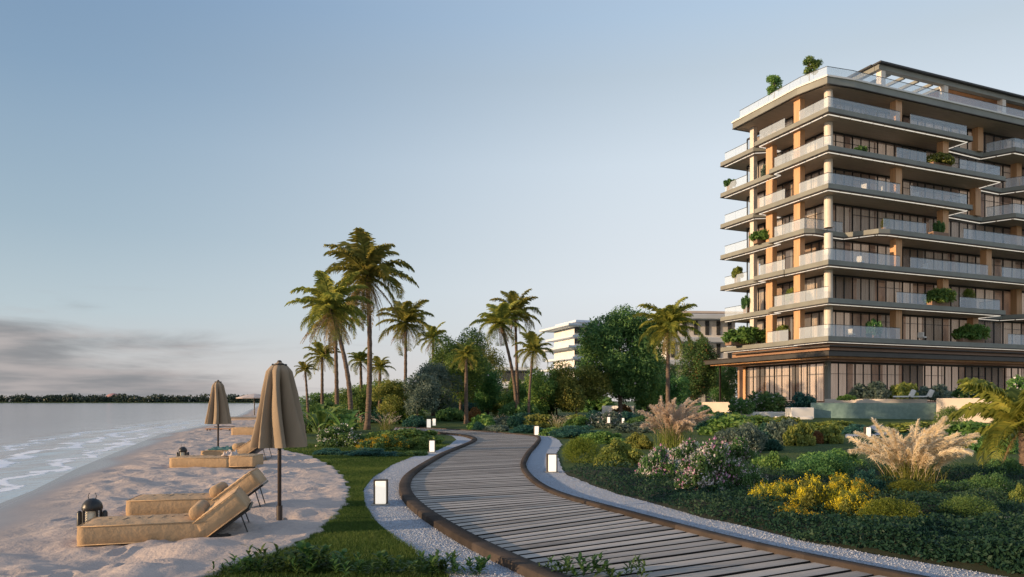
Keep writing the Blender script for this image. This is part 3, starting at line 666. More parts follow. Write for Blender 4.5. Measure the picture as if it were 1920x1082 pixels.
# ================================================================ MAIN BUILDING (local u = right facade, v = left facade)
BA = math.atan2(.3797, .9252); BO = Vector((29.65, 67, 0)); cU, sU = math.cos(BA), math.sin(BA)
def bw_(u, v, z=0.): return Vector((BO.x+u*cU-v*sU, BO.y+u*sU+v*cU, z))
def offpoly(P, d):
    n = len(P); out = []
    for i in range(n):
        a, b, c = Vector(P[i-1]), Vector(P[i]), Vector(P[(i+1) % n]); e1 = (b-a).normalized(); e2 = (c-b).normalized()
        n1 = Vector((-e1.y, e1.x)); n2 = Vector((-e2.y, e2.x)); m = (n1+n2)/max(.3, (1+n1.dot(n2))); out.append(tuple(b+m*d))
    return out                                                         # positive d = inwards for anticlockwise polygons
def walk(P, i0, i1, d):
    Q = offpoly(P, d); return [Vector(Q[i % len(P)]) for i in range(i0, i1+1)]
bld = empty('apartment_building', BO, BA, 'tall apartment building with stacked cantilevered balconies and copper columns', 'building')
ZB = lambda k: 7.4+3.583*(k-2)
VE = 16.7; UE = 52.
def outline(k):
    L = [(UE, 17.), (.9, VE)]
    if k in (8, 6): L += [(.9, 11.2), (3.2, 10.0), (0, 10.0), (0, 0), (19.9, 0), (19.9, 2.6), (25.8, 3.0), (27.2, .3), (UE, .3)]
    elif k in (7, 3): L += [(.9, 7.8), (0, 7.8), (0, 0), (25.1, 0), (25.1, 2.8), (29, 3.0), (30.6, .5), (UE, .5)]
    elif k == 5: L += [(.9, 7.8), (0, 7.8), (0, 3.0), (1.0, 2.6), (5.2, 2.9), (6.8, .3), (8.0, 0), (UE, 0)]
    elif k == 4: L += [(.9, 10.), (-.1, 10.), (-.1, 5.6), (0, 5.6), (0, 0), (UE, 0)]
    else: L += [(.4, 16), (.4, 5.0), (0, 5.0), (0, 0), (UE, 0)]
    return L
TH = .52
for k in range(2, 9):
    P = outline(k); z0 = ZB(k); sb = MB(); sb.prism(P, z0+.07, z0+TH); s_ = sb.build('floor_slab', M['slab'], bld)
    if k == 2: s_['label'] = 'broad podium slab'
    e = MB(); e.prism(offpoly(P, -.04), z0, z0+.066); e.build('slab_edge', M['slab_dark'], s_)
    q = MB(); q.prism(offpoly(P, .22), z0-.02, z0-.004); q.build('soffit', M['soffit'], s_)
    lt = MB(); Q = offpoly(P, .34); n = len(Q)
    for i in range(n):
        a, b = Vector(Q[i]), Vector(Q[(i+1) % n]); 
        if a.y > 12 and b.y > 12 or a.x > 50 and b.x > 50: continue
        d = (b-a); L_ = d.length; d.normalize(); s0 = 0
        while s0 < L_-.1:
            l = min(1.45, L_-s0); c = a+d*(s0+l/2); lt.box((c.x, c.y, z0-.045), (l-.12, .13, .045), math.atan2(d.y, d.x)); s0 += 1.45
    lt.build('light_strip', M['strip'], s_)
# roof slab and parapet glass
RP = [(UE, 13.6), (.1, 13.6), (.1, 4), (.8, .9), (4, .6), (UE, .6)]; RZ = 32.05
m = MB(); m.prism(RP, RZ+.07, RZ+.78); rs_ = m.build('roof_slab', M['slab'], bld); m = MB(); m.prism(offpoly(RP, -.04), RZ, RZ+.066); m.build('slab_edge', M['slab_dark'], rs_)
m = MB(); m.prism(offpoly(RP, .25), RZ-.02, RZ-.004); m.build('soffit', M['soffit'], rs_)
m = MB(); m.prism(offpoly(RP, -.10), RZ+.70, RZ+.86); m.build('roof_coping', M['white_render'], rs_)
def railing(pts, z, h=1.12, top=True, name='balcony_railing', step=1.55):
    g_ = MB(); t_ = MB()
    for a, b in zip(pts[:-1], pts[1:]):
        a, b = Vector(a).to_2d(), Vector(b).to_2d(); d = b-a; L_ = d.length; d.normalize(); n = max(1, round(L_/step)); l = L_/n
        for i in range(n):
            c = a+d*(l*(i+.5)); g_.box((c.x, c.y, z+h/2), (l-.03, .022, h), math.atan2(d.y, d.x))
        c = (a+b)/2; t_.box((c.x, c.y, z+h+.02), (L_+.04, .05, .04), math.atan2(d.y, d.x))
    o = g_.build(name, M['rail_glass'], bld)
    if top: t_.build('handrail', M['frame'], o)
    return o
railing([(.75, 13.2), (.75, 4.2), (1.4, 1.5), (4.4, 1.2), (UE, 1.2)], RZ+.86, 1.15, name='roof_railing')
def zt(k): return ZB(k)+TH
# balcony glass by floor
railing([(.35, 9.6), (.35, 5.9)], zt(8)); railing([(.35, 4.0), (.35, .35), (9.8, .35)], zt(8)); railing([(11.2, .35), (19.5, .35)], zt(8)); railing([(26.3, 2.9), (27.5, .65), (UE, .65)], zt(8))
railing([(.35, 7.4), (.35, .9), (.8, .4)], zt(7)); railing([(9.3, .35), (13.5, .35)], zt(7)); railing([(18.4, .35), (24.7, .35), (24.7, 2.6)], zt(7)); railing([(29.5, 2.9), (31, .8), (UE, .8)], zt(7))
railing([(.35, 9.6), (.35, 5.9)], zt(6)); railing([(.35, 4.0), (.35, .35), (9.8, .35)], zt(6)); railing([(11.2, .35), (19.5, .35), (19.5, 2.6)], zt(6)); railing([(26.3, 2.9), (27.5, .65), (UE, .65)], zt(6))
railing([(.35, 7.4), (.35, 3.3), (5.3, 3.25)], zt(5)); railing([(7.6, .45), (13.5, .35)], zt(5)); railing([(19.0, .35), (30, .35)], zt(5)); railing([(32, .35), (UE, .35)], zt(5))
railing([(.35, 9.6), (.35, 5.9)], zt(4)); railing([(.35, 4.0), (.35, .35), (9.8, .35)], zt(4)); railing([(11.2, .35), (22.8, .35)], zt(4)); railing([(25, .35), (UE, .35)], zt(4))
railing([(.35, 7.4), (.35, .35)], zt(3)); railing([(9.3, .35), (13.5, .35)], zt(3)); railing([(18.4, .35), (24.7, .35), (24.7, 2.6)], zt(3)); railing([(31, .8), (UE, .8)], zt(3))
railing([(.8, 15.5), (.8, 13.9)], zt(2)); railing([(.5, 8.6), (.5, 5.6)], zt(2)); railing([(.35, 4.0), (.35, .35), (9.8, .35)], zt(2)); railing([(26, .35), (UE, .35)], zt(2))
for k in (8, 7, 6, 5, 4, 3): railing([(1.25, VE-.35), (1.25, 12.6)], zt(k), 1.0)
# columns
def column(u, v, k0, k1, mat='column_wood', w=.75, d=.55, rnd_=False):
    for k in range(k0, k1):
        z0 = zt(k)-.0; z1 = ZB(k+1) if k < 8 else RZ
        m = MB()
        if rnd_: m.lathe([(w/2, z0), (w/2, z1-.02)], 20, (u, v, 0)); m.build('column', M[mat], bld, True)
        else:
            m.box((u, v, (z0+z1)/2), (w, d, z1-z0-.004)); m.build('column', M[mat], bld)
column(2.1, 2.0, 2, 9, 'column_pale', .8, rnd_=True)
column(1.1, 4.75, 2, 9, w=.62, d=.85); column(1.5, 9.1, 2, 8, w=.62, d=.95); column(1.9, 12.3, 2, 9, 'column_pale', .5, .6)
for u, k in ((10.5, 8), (10.5, 6), (10.5, 4), (10.5, 2), (17.3, 7), (17.3, 5), (17.3, 3), (24.0, 4), (24.2, 2), (25.0, 8), (24.6, 6), (31.5, 7), (31.5, 5), (31.5, 3)):
    column(u, 1.4 if u < 24.1 else 3.0, k, k+1, w=.85, d=.7)
# core and glazing
c_ = MB(); c_.prism([(UE, 15.2), (5.4, 15.2), (5.4, 5.4), (UE, 5.4)], 1.7, RZ); c_.build('wall', M['core'], bld)
gf = MB(); gf.prism([(UE, 15.6), (3.3, 15.6), (3.3, 3.4), (UE, 3.4)], 1.55, 1.72); gf.build('ground_slab', M['beige'], bld)
def curtain_mesh(w, h, seed, f0=0., f1=1.):
    r_ = random.Random(seed); n = int(max(6, (f1-f0)*w*14)); V = []; 
    for i in range(n+1):
        x = w*(f0+(f1-f0)*i/n)-w/2; y = .05*math.sin(i*1.25+r_.random()*.5)+.02*r_.uniform(-1, 1)
        V += [(x, y, 0), (x, y*.8, h)]
    return V, [(i*2, i*2+2, i*2+3, i*2+1) for i in range(n)]
def window(ax, ay, bx, by, z0, z1, npan, seed, name='window', cur=.7, wood=False, inset=.45):
    """glazed bay from a to b (outside is on the right-hand side of a to b)"""
    a = Vector((ax, ay)); b = Vector((bx, by)); d = (b-a); L_ = d.length; d.normalize(); rz = math.atan2(d.y, d.x); c = (a+b)/2; h = z1-z0; r_ = random.Random(seed)
    m = MB(); t = .06
    m.box((0, 0, t/2), (L_, .14, t)); m.box((0, 0, h-.09), (L_, .14, .18))
    for i in range(npan+1): m.box((-L_/2+L_*i/npan*(1-.0), 0, h/2), (.045 if 0 < i < npan else .08, .13, h-.26))
    if r_.random() < .5: m.box((0, 0, h*.70), (L_-.1, .07, .045))
    w = m.build(name, M['frame'], bld); w.location = (c.x, c.y, z0); w.rotation_euler = (0, 0, rz)
    g_ = MB(); g_.box((0, .03, h/2), (L_-.12, .016, h-.28)); g_.build('pane', M['window_glass'], w)
    if wood:
        q = MB(); q.box((0, .16, h/2), (L_-.14, .06, h-.3)); q.build('panel', M['wood'], w)
    elif r_.random() < cur+.2:
        f0, f1 = r_.choice([(0, 1), (0, 1), (0, .55), (.4, 1), (0, .8), (.25, 1)]); V, Fc = curtain_mesh(L_-.2, h-.25, seed, f0, f1)
        q = MB(); q.add(V, Fc); o = q.build('curtain', M['curtain_bright' if name == 'glass_door' else 'curtain'], w, True, (0, inset*.7, .08))
    return w
sd_ = 100; nwin = 0
for k in range(2, 9):
    z0 = zt(k)+.005; z1 = (ZB(k+1) if k < 8 else RZ)-.025
    vv = [15.2, 12.4, 9.6, 6.6, 3.5]
    for i in range(4): sd_ += 1; window(3.5, vv[i], 3.5, vv[i+1], z0, z1, 2+(i+k) % 2, sd_, wood=((k+i*2) % 5 == 0))
    uu = [3.5, 6.9, 10.4, 14.0, 17.4, 21.4, 25.4, 30, 34.8, 39.6, 44.4]
    for i in range(len(uu)-1):
        sd_ += 1; window(uu[i], 3.5, uu[i+1], 3.5, z0, z1, 3 if i < 8 else 4, sd_, wood=((k*3+i*2) % 9 == 0))
# mezzanine band, canopy and ground floor
m = MB(); m.prism([(UE, 15), (1.2, 15), (1.2, 1.0), (UE, 1.0)], 6.42, 7.37); m.build('copper_band', M['copper'], bld)
m = MB(); m.prism([(UE, 14.4), (.6, 14.4), (.6, .4), (UE, .4)], 7.0, 7.12); m.build('copper_ledge', M['slab_dark'], bld)
CP = [(UE, 16.6), (-1.5, 16.6), (-1.5, -1.5), (UE, -1.5)]
m = MB(); m.prism(CP, 5.95, 6.42); cn = m.build('canopy', M['slab_dark'], bld); m = MB(); m.prism(offpoly(CP, -.04), 6.36, 6.46); m.build('canopy_rim', M['kerb'], cn)
m = MB(); m.prism(offpoly(CP, .5), 5.80, 5.945); m.build('soffit', M['wood'], cn)
m = MB(); m.prism(offpoly(CP, 1.9), 5.66, 5.79); m.build('soffit_step', M['copper'], cn)
vs_ = [13.5, 11.4, 9.2, 7.0, 4.6, 2.3]
for i in range(5): sd_ += 1; window(2., vs_[i], 2., vs_[i+1], 1.73, 5.65, 2+(i % 2), sd_, 'glass_door', cur=1.)
us_ = [2.3, 5.6, 8.9, 12.2, 15.4, 18.4, 21.6, 24.8, 28, 31.4, 35, 39, 43, 47]
for i in range(len(us_)-1): sd_ += 1; window(us_[i], 2., us_[i+1], 2., 1.73, 5.65, 3, sd_, 'glass_door', cur=.9, wood=i in (3, 6, 7), inset=.5)
m = MB(); m.box((2.05, 2.05, 3.7), (.42, .42, 3.9)); m.build('column', M['slab'], bld)
m = MB(); m.box((2.0, 13.75, 3.7), (.35, .4, 3.9)); m.build('column', M['column_wood'], bld)
m = MB(); m.box((9.0, 14.9, 3.7), (14, .3, 3.9)); m.build('end_wall', M['core'], bld)
for u in (-.9,): m = MB(); m.box((.2, 15.9, 3.85), (.16, .16, 4.2)); m.build('canopy_post', M['frame'], bld)
# rooftop pavilion
PZ = 35.9; PV = [(UE, 13), (9.6, 13), (9.6, 2.6), (UE, 2.6)]
m = MB(); m.prism([(UE, 13), (20, 13), (20, 3.2), (UE, 3.2)], PZ, PZ+.3); pr = m.build('pavilion_roof', M['slab'], bld)
m = MB()
m.box((31, 2.9, PZ+.12), (42.8, .55, .5)); m.box((9.85, 8.9, PZ+.12), (.55, 11.4, .5)); m.box((15, 14.7, PZ+.12), (10.4, .5, .46))
for i in range(4): m.box((12.0+i*2.1, 8.9, PZ+.06), (.28, 11.1, .30), .0)
m.build('pergola', M['slab'], bld)
m = MB(); m.box((31, 2.75, PZ+.47), (43.2, 1.0, .16)); m.box((9.7, 9.0, PZ+.47), (.9, 11.4, .16)); m.build('roof_edge', M['roofing'], bld)
m = MB(); m.prism([(UE, 14.5), (20.3, 14.5), (20.3, 3.4), (UE, 3.4)], PZ-.06, PZ-.004); m.build('pavilion_ceiling', M['wood'], bld)
for u in (10.3, 19.6, 29, 39): m = MB(); m.box((u, 3.0, (RZ+.8+PZ)/2), (.6, .6, PZ-RZ-.82+.0)); m.build('column', M['column_pale'], bld)
m = MB(); m.box((36, 7, (RZ+.8+PZ)/2), (31, .3, PZ-RZ-.9)); m.build('pavilion_wall', M['wood'], bld)

# ---- plants on the balconies: things of their own
def potted(u, v, z, label, kind, w=.9, h=.9, cat='potted plant', name='potted_plant', pot=(.9, .5, .4), flowers=None, near=False):
    p = bw_(u, v, z); root = empty(name, p, BA, label, cat); m = MB(); m.box((0, 0, pot[2]/2), pot, bev=.03); m.build('planter', M['pot'], root)
    me, lb = bush_mesh(kind, near); o = obj('foliage', me, root, (0, 0, pot[2]-.08)); o.scale = (w/2*1.1, w/2*.9, h)
    if flowers:
        key = ('fl', kind, flowers, near)
        if key not in _proto: flower_mesh(key, lb, [('white_petal', 1)], 160, .04, 1, .02)
        for fm in _proto[key]: f_ = obj('flowers', fm, o)
    return root
potted(16.0, .8, zt(7), 'wide planter of pale flowering shrubs on an upper right balcony', 'warm', 3.1, 1.5, pot=(2.7, .7, .45), flowers='white')
potted(5.2, 1.0, zt(7), 'small round bush alone near the corner of an upper balcony', 'dark', 1.3, .8, pot=(.6, .5, .3))
potted(15.9, .8, zt(5), 'pointed dark conifer in a long pinkish planter on a middle balcony', 'dark', 1.2, 1.5, pot=(2.4, .6, .5))
potted(8.6, 1.0, zt(5), 'thin yellow green plant behind glass on a middle balcony', 'lime', 1.2, 1.1, pot=(.7, .5, .4))
potted(15.6, .6, zt(3), 'large bush spilling over the balcony edge one floor above the podium terrace', 'leaf' and 'leafy', 3.2, 1.7, pot=(2.6, .7, .5))
potted(21.0, 1.2, zt(3), 'bright yellow green bush in a tall box on a lower right balcony', 'lime', 1.7, 1.3, pot=(1.6, .6, 1.1))
potted(21.0, 1.0, zt(2), 'broad dark green bush in a long low planter on the podium terrace', 'leafy', 3.6, 1.9, pot=(3.4, .8, .5))
potted(7.2, 1.2, zt(2), 'upright dark leafy shrub with pale blossom on the podium terrace left of the column', 'dark', 1.6, 1.9, pot=(.8, .6, .4), flowers='white')
potted(1.3, 7.2, zt(2), 'small yellowish shrub in a box on the podium, left of a copper column', 'warm', 1.4, .9, pot=(1.5, .7, 1.1))
potted(1.2, 12.9, zt(2), 'wide bed of tall green shrubs at the left end of the podium terrace', 'leafy', 5.0, 2.1, pot=(4.6, 1.0, .4))
potted(.8, 9.4, zt(4)+.0, 'low green bush spilling from the left hand balcony at mid height', 'leafy', 1.5, 1.0, pot=(1.0, .6, .3)) if False else None
potted(1.4, 10.2, zt(5), 'low green bush spilling over the left hand balcony at mid height', 'leafy', 3.0, 1.3, pot=(2.2, .6, .5))
potted(1.6, 14.6, zt(4), 'pale feathery little tree on the narrow left hand balcony at mid height', 'warm', 1.4, 1.5, pot=(.5, .5, .8))
potted(1.5, 13.0, zt(3), 'thin dark leaved plant on the lowest narrow left hand balcony', 'dark', 1.2, 1.6, pot=(.5, .5, .7))
potted(1.5, 15.8, zt(7)+.0, 'layered bonsai like tree on the left tip of the upper balcony', 'dark', 1.5, .9, pot=(.5, .5, .8)) 
potted(1.6, 6.2, zt(3), 'bushy fine leaved little tree behind the lower left balcony glass', 'warm', 1.5, 1.7, pot=(.5, .5, .6))
potted(2.4, 10.6, zt(7), 'pale grassy plant between the upper left balcony columns', 'silver', 1.5, 1.6, pot=(.6, .6, .5))
def balcony_chair(u, v, k, rz, label):
    p = bw_(u, v, zt(k)); r = empty('balcony_chair', p, BA+rz, label, 'chair', 'outdoor chairs on the balconies'); m = MB(); m.box((0, 0, .42), (.62, .62, .14), bev=.04); m.build('seat', M['white_render'], r)
    m = MB(); m.box((-.28, 0, .68), (.12, .62, .52), bev=.03); m.build('backrest', M['white_render'], r)
    for a in (-.26, .26):
        for b in (-.26, .26): q = MB(); q.box((a, b, .18), (.05, .05, .36)); q.build('leg', M['frame'], r)
for (u, v, k, rz, lab) in ((6.2, 1.4, 6, .4, 'white balcony chair near the corner column, fourth glass balcony from the top'), (8.2, 1.5, 6, 2.6, 'white balcony chair facing the corner on the same upper balcony'), (13.5, 1.4, 6, .2, 'white balcony chair right of the copper column on an upper balcony'),
                           (5.6, 1.4, 4, .3, 'white balcony chair left of the copper column on a middle balcony'), (14.5, 1.5, 4, 2.9, 'white balcony chair on the long right hand middle balcony'), (4.5, 1.5, 2, .3, 'white chair behind the glass of the podium terrace corner'), (14., 1.2, 2, .2, 'white chair on the podium terrace left of the long planter')): balcony_chair(u, v, k, rz, lab)
tree('roof_tree', 'round green tree on the roof edge, farther left of the two', 'tree', bw_(1.0, 8.2, RZ+.86), 2.0, 3.2, 1.0, M['leaf_mid'], 2600, .10, 31, 14)
tree('roof_tree', 'round green tree on the roof edge, nearest the roof corner', 'tree', bw_(1.2, 3.4, RZ+.86), 1.9, 3.0, 1.0, M['leaf_mid'], 2600, .10, 32, 14)

# ================================================================ TERRACE, POOL
tb = MB(); tb.prism([tuple(bw_(-1.0, -4.2).xy), tuple(bw_(60, -4.2).xy), tuple(bw_(60, 22).xy), tuple(bw_(-1.0, 22).xy)], -.2, 1.68); tb.build('terrace', M['beige']); tag(bpy.data.objects['terrace'], 'raised pale stone terrace under the apartment building', 'terrace', kind='structure')
pa = px(1520, 755, 60.); pb = px(1757, 755, 56.5); d = (pb-pa).xy; L_ = d.length; ang = math.atan2(d.y, d.x)
pool = empty('swimming_pool', ((pa.x+pb.x)/2, (pa.y+pb.y)/2, 0), ang, 'raised infinity pool with a blue green tiled overflow wall', 'pool')
m = MB(); m.box((0, .15, .82), (L_, .3, 1.66)); m.build('overflow_wall', M['pool_tile'], pool)
m = MB(); m.box((0, 2.6, .80), (L_-.02, 4.5, 1.66)); m.build('pool_body', M['pool_tile'], pool)
m = MB(); m.box((.6, 5.3, .98), (L_-1.2, .9, 2.0)); m.box((0, 8., .9), (L_, 5.6, 1.55)); m.build('coping', M['beige'], pool)
def wall(label, X0, X1, y0, y1, z0, z1, th, mat='white_render', name='garden_wall', cat='wall', bev=.04):
    a = px(X0, 752, y0).xy; b = px(X1, 752, y1).xy; d = b-a; c = (a+b)/2; m = MB(); m.box((0, 0, 0), (d.length, th, z1-z0), bev=bev); o = m.build(name, M[mat]); o.location = (c.x, c.y, (z0+z1)/2); o.rotation_euler = (0, 0, math.atan2(d.y, d.x)); return tag(o, label, cat)
wall('pale beige wall right of the pool, partly hidden by the low palm', 1758, 1925, 55.6, 52, 0., 2.02, 1.2, 'beige')
wall('long low white garden wall under the white flowering bush', 1362, 1482, 63, 61, .1, .86, .4)
wall('white block step at the left end of the pool', 1478, 1520, 59.5, 59.5, .2, 1.26, 1.4, name='step_block', cat='step')
wall('narrow white slab under the white step block', 1455, 1521, 58.0, 57.6, .2, .55, 1.0, name='step_slab', cat='step')
# white deck chairs beside the pool
def deck_chair(X, label):
    p = px(X, 748, 61.); root = empty('deck_chair', (p.x, p.y, 1.98), ang, label, 'deck chair', 'white deck chairs at the pool'); m = MB(); m.box((-.75, 0, .20), (1.2, .62, .12), bev=.04); m.build('seat_cushion', M['white_render'], root)
    m = MB(); m.box((.10, 0, .46), (.34, .66, .66), ry=.42, bev=.05); m.build('backrest', M['white_render'], root)
    for sx_ in (-1.25, -.1):
        for sy in (-.25, .25): q = MB(); q.box((sx_, sy, .07), (.05, .05, .15)); q.build('leg', M['frame'], root)
deck_chair(1708, 'white deck chair by the pool, left of the two'); deck_chair(1742, 'white deck chair by the pool, right of the two')

# ================================================================ BACKGROUND BUILDINGS
def slab_block(label, X0, X1, y, ztop, n, sh, base=0., over=1.2, rz=.0, fr=.62, depth=16, mat='white_render', name='white_building'):
    a = px(X0, 752, y); b = px(X1, 752, y); w = b.x-a.x; root = empty(name, ((a.x+b.x)/2, y+depth/2, 0), rz, label, 'building')
    m = MB(); m.box((0, 0, (ztop-.8)/2), (w-over*2, depth-over*2, ztop-.8)); m.build('wall', M[mat], root)
    for k in range(n):
        zz = ztop-k*sh; o_ = over*(.2 if k % 2 else 1.); m = MB(); m.box((0, -.0, zz-.35), (w-(over-o_)*1.2, depth-(over-o_)*.6+(.02*k), .22*sh), bev=.1); m.build('floor_slab', M['far_white'], root)
        if k < n-0:
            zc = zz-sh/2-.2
            for i in range(6):
                xx = -w/2+over+(w-over*2)*(i+.5)/6
                q = MB(); q.box((xx, -depth/2+over-.02, zc), ((w-over*2)/6*fr, .12, sh-1.3)); f_ = q.build('window', M['frame'], root)
                g_ = MB(); g_.box((xx, -depth/2+over-.10, zc), ((w-over*2)/6*fr*.86, .05, sh-1.5)); g_.build('pane', M['window_glass'], f_)
    return root
b1 = slab_block('distant white tower with stacked slab balconies behind the big tree', 1038, 1116, 150, 18.2, 7, 2.3, over=2.6, rz=.35, fr=.85)
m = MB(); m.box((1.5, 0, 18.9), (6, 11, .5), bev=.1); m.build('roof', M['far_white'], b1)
slab_block('low white building with horizontal bands between the thin palms', 930, 1003, 120, 7.6, 2, 2.9, over=1.0, fr=.9)
b3 = slab_block('white apartment block partly hidden behind the large tree and the lone palm', 1225, 1395, 105, 14.6, 4, 3.4, over=1.4, rz=.12, fr=.34)
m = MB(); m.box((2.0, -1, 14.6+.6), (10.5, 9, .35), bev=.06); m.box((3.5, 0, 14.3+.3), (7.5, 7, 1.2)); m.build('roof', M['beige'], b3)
for X in (1283,): pass
col_ = wall('tall white pier of the block behind the lone palm', 1262, 1296, 92, 92, 0, 3.2, 1.0, name='garden_pier', cat='pier') if False else None
wl = wall('white garden wall glimpsed under the large tree', 1130, 1190, 75, 73, 0, 1.3, .4)
# far shore
rg = np.random.default_rng(3); D = 720.; lb = []
for i in range(230):
    X = rg.uniform(-160, 520); x = (X-HX)/F*D; h = rg.uniform(5.6, 9.6)*(1.15 if 375 < X < 392 else 1.); w = rg.uniform(4, 9); lb.append((x, D+rg.uniform(0, 18), h*.42, w, 5, h*.55))
P, d = lobes(26000, lb, rg, .6); P[:, 2] = np.abs(P[:, 2])-.1; V, Fc = leaves(P, .95, rg, asp=.7, out=d*.7)
o = npmesh('distant_forest', V, Fc, 4, M['forest'], r=rg.random(len(Fc))); tag(o, 'low dark line of trees on the far shore', 'forest', kind='stuff')
m = MB(); n = 60; top = []; 
for i in range(n+1):
    x = (-260-HX)/F*D+i/n*(560-HX+HX+260)/F*D; m.v += [(x, D-6, -.3), (x, D-2, .35+.15*rnd.random()), (x, D+60, .5)]
m.f = [(i*3+j, i*3+3+j, i*3+4+j, i*3+1+j) for i in range(n) for j in (0, 1)]; m.m = [0]*len(m.f); o = m.build('far_shore', M['lawn']); tag(o, 'far shore under the distant trees', 'land', kind='structure')
dm = empty('domed_pavilion', px(213, 752, D+30).xy.to_3d(), 0, 'pinkish rounded roof poking above the distant trees', 'pavilion')
m = MB(); m.lathe([(6.6, 0), (6.6, 6.0), (7.2, 6.1)], 20); m.build('wall', M['beige'], dm); m = MB(); m.lathe([(7.4, 6.1), (6.6, 7.6), (4.4, 9.0), (1.8, 9.8), (0.01, 10.1)], 20); m.build('roof', M['pink_roof'], dm, True)

# ================================================================ BEACH FURNITURE
def rot_box(m, c, d, a, bev=.03, mi=0): m.box(c, d, ry=-a, bev=bev, mi=mi)
def closed_umbrella(X, Yb, Ytop, Yhem, wpx, label, seed):
    b = gp(X, Yb); b.z = .02; H = EYE+(HY-Ytop)/F*b.y-.02; zh = EYE+(HY-Yhem)/F*b.y-.02; R = wpx/F*b.y/2; root = empty('beach_umbrella', b, .4, label, 'parasol', 'closed beach parasols'); r_ = random.Random(seed)
    n = 120; rows = 30; vs = []; ph = r_.random()
    amp = [r_.uniform(.75, 1.15) for _ in range(8)]
    for i in range(rows+1):
        t = i/rows; z = H-.03-(H-.03-zh)*t; prof = R*(.13+.24*min(1, t*10)**.6+.63*t**.92)
        for k in range(n):
            th = 2*PI*k/n; a = (th*8/(2*PI)+ph+.25*math.sin(t*2.2+ph*5)+.12*math.sin(th*2)) ; f = a-math.floor(a); q = abs(2*f-1)**.55; am = amp[int(a) % 8]
            fold = .84*min(1, t*3+.15); r = prof*(1-fold*(1-q)*am*.95)*(1+.03*math.sin(th*3+t*4)); tw = .16*q*math.sin(t*2.2)+.10*q
            vs.append((r*math.cos(th+tw), r*math.sin(th+tw), z+(.010*(q-.5)*(t > .96))-.03*(1-t)**8*0))
    fs = [(i*n+k, (i+1)*n+k, (i+1)*n+(k+1) % n, i*n+(k+1) % n) for i in range(rows) for k in range(n)]
    vs.append((0, 0, H)); fs += [(len(vs)-1, k, (k+1) % n) for k in range(n)]
    m = MB(); m.add(vs, fs); cv = m.build('canopy', M['canvas'], root, True)
    m = MB(); m.tube([(0, 0, .02), (0, 0, H-.05)], .028, 12); m.build('pole', M['pole'], root, True)
    m = MB(); m.lathe([(.001, H-.03), (.03, H-.02), (.035, H-.005), (.02, H+.01), (.001, H+.014)], 12); m.build('finial', M['pole'], root, True)
    m = MB(); m.tube([(math.cos(a)*R*.24, math.sin(a)*R*.24, H-.055+.010*math.sin(a*3)) for a in [j*2*PI/16 for j in range(17)]], .010, 6); m.build('tie_rope', M['dark_cloth'], cv, True)
    m = MB(); m.box((0, 0, .012), (.36, .24, .03)); m.tube([(0, 0, .02), (0, 0, .26)], .043, 12); m.box((.10, .05, .02), (.05, .5, .025)); m.build('base', M['pole'], root)
    return root
closed_umbrella(524, 984, 677, 838, 108, 'large closed tan parasol standing behind the near pair of loungers', 3)
closed_umbrella(409, 856, 713, 795, 48, 'smaller closed tan parasol standing behind the middle pair of loungers', 5)
# open parasol far off
b = gp(477, 779); op = empty('beach_umbrella', b, 0, 'open pale parasol far down the beach', 'parasol'); Rr = 34/F*b.y; H = EYE+(HY-738)/F*b.y
m = MB(); m.lathe([(.01, H), (Rr*.5, H-.18), (Rr, H-.52)], 10); m.lathe([(Rr, H-.52), (Rr*.98, H-.62), (Rr*.6, H-.35), (.01, H-.14)], 10); m.build('canopy', M['canvas_pale'], op)
m = MB(); m.tube([(0, 0, -.1), (0, 0, H-.1)], .07, 8); m.build('pole', M['pole'], op)
for i in range(8):
    a = i*PI/4; m = MB(); m.tube([(0, 0, H-.45), (math.cos(a)*Rr*.9, math.sin(a)*Rr*.9, H-.52)], .03, 4); m.build('rib', M['pole'], op)
def puffy(m, L_, W_, T_, c=(0, 0, 0), ry=0., puff=.025, seed=0):
    """a mattress block with rounded edges, a domed top and soft creases"""
    nx, ny = 22, 10; r_ = random.Random(seed); vs = []; M_ = Matrix.Translation(c) @ Matrix.Rotation(ry, 4, 'Y'); n2 = 4*(nx+ny)
    def pt(u, v, w):
        e = .035; x = (u-.5)*L_; y = (v-.5)*W_; z = w*T_
        q = min(u*L_, (1-u)*L_, .12)/.12; p = min(v*W_, (1-v)*W_, .12)/.12; dome = puff*(q*(2-q))*(p*(2-p)) if w > .5 else 0
        z += dome+(.004*math.sin(u*37+v*9+seed)+.003*math.sin(u*71-v*23))*(w > .5); return (x, y, z)
    top = [[pt(i/nx, j/ny, 1) for j in range(ny+1)] for i in range(nx+1)]
    base_ = len(m.v); V = [M_ @ Vector(p) for r in top for p in r]; Fs = [(i*(ny+1)+j, (i+1)*(ny+1)+j, (i+1)*(ny+1)+j+1, i*(ny+1)+j+1) for i in range(nx) for j in range(ny)]
    m.add(V, Fs)
    # sides: ring follows the top edge, bulging
    ring = [(i/nx, 0) for i in range(nx)]+[(1, j/ny) for j in range(ny)]+[(1-i/nx, 1) for i in range(nx)]+[(0, 1-j/ny) for j in range(ny)]
    vs = []; 
    for f, b_ in ((1., 0.), (.93, .010), (.5, .016), (.08, .010), (0., -.004)):
        for (u, v) in ring:
            x, y, z = pt(u, v, 1); ox = (-1 if u == 0 else 1 if u == 1 else 0); oy = (-1 if v == 0 else 1 if v == 1 else 0)
            vs.append(M_ @ Vector((x+ox*b_, y+oy*b_, z*f)))
    n = len(ring); fs = [(i*n+k, (i+1)*n+k, (i+1)*n+(k+1) % n, i*n+(k+1) % n) for i in range(4) for k in range(n)]; fs.append(tuple(range(4*n, 5*n))[::-1])
    m.add(vs, fs); return M_
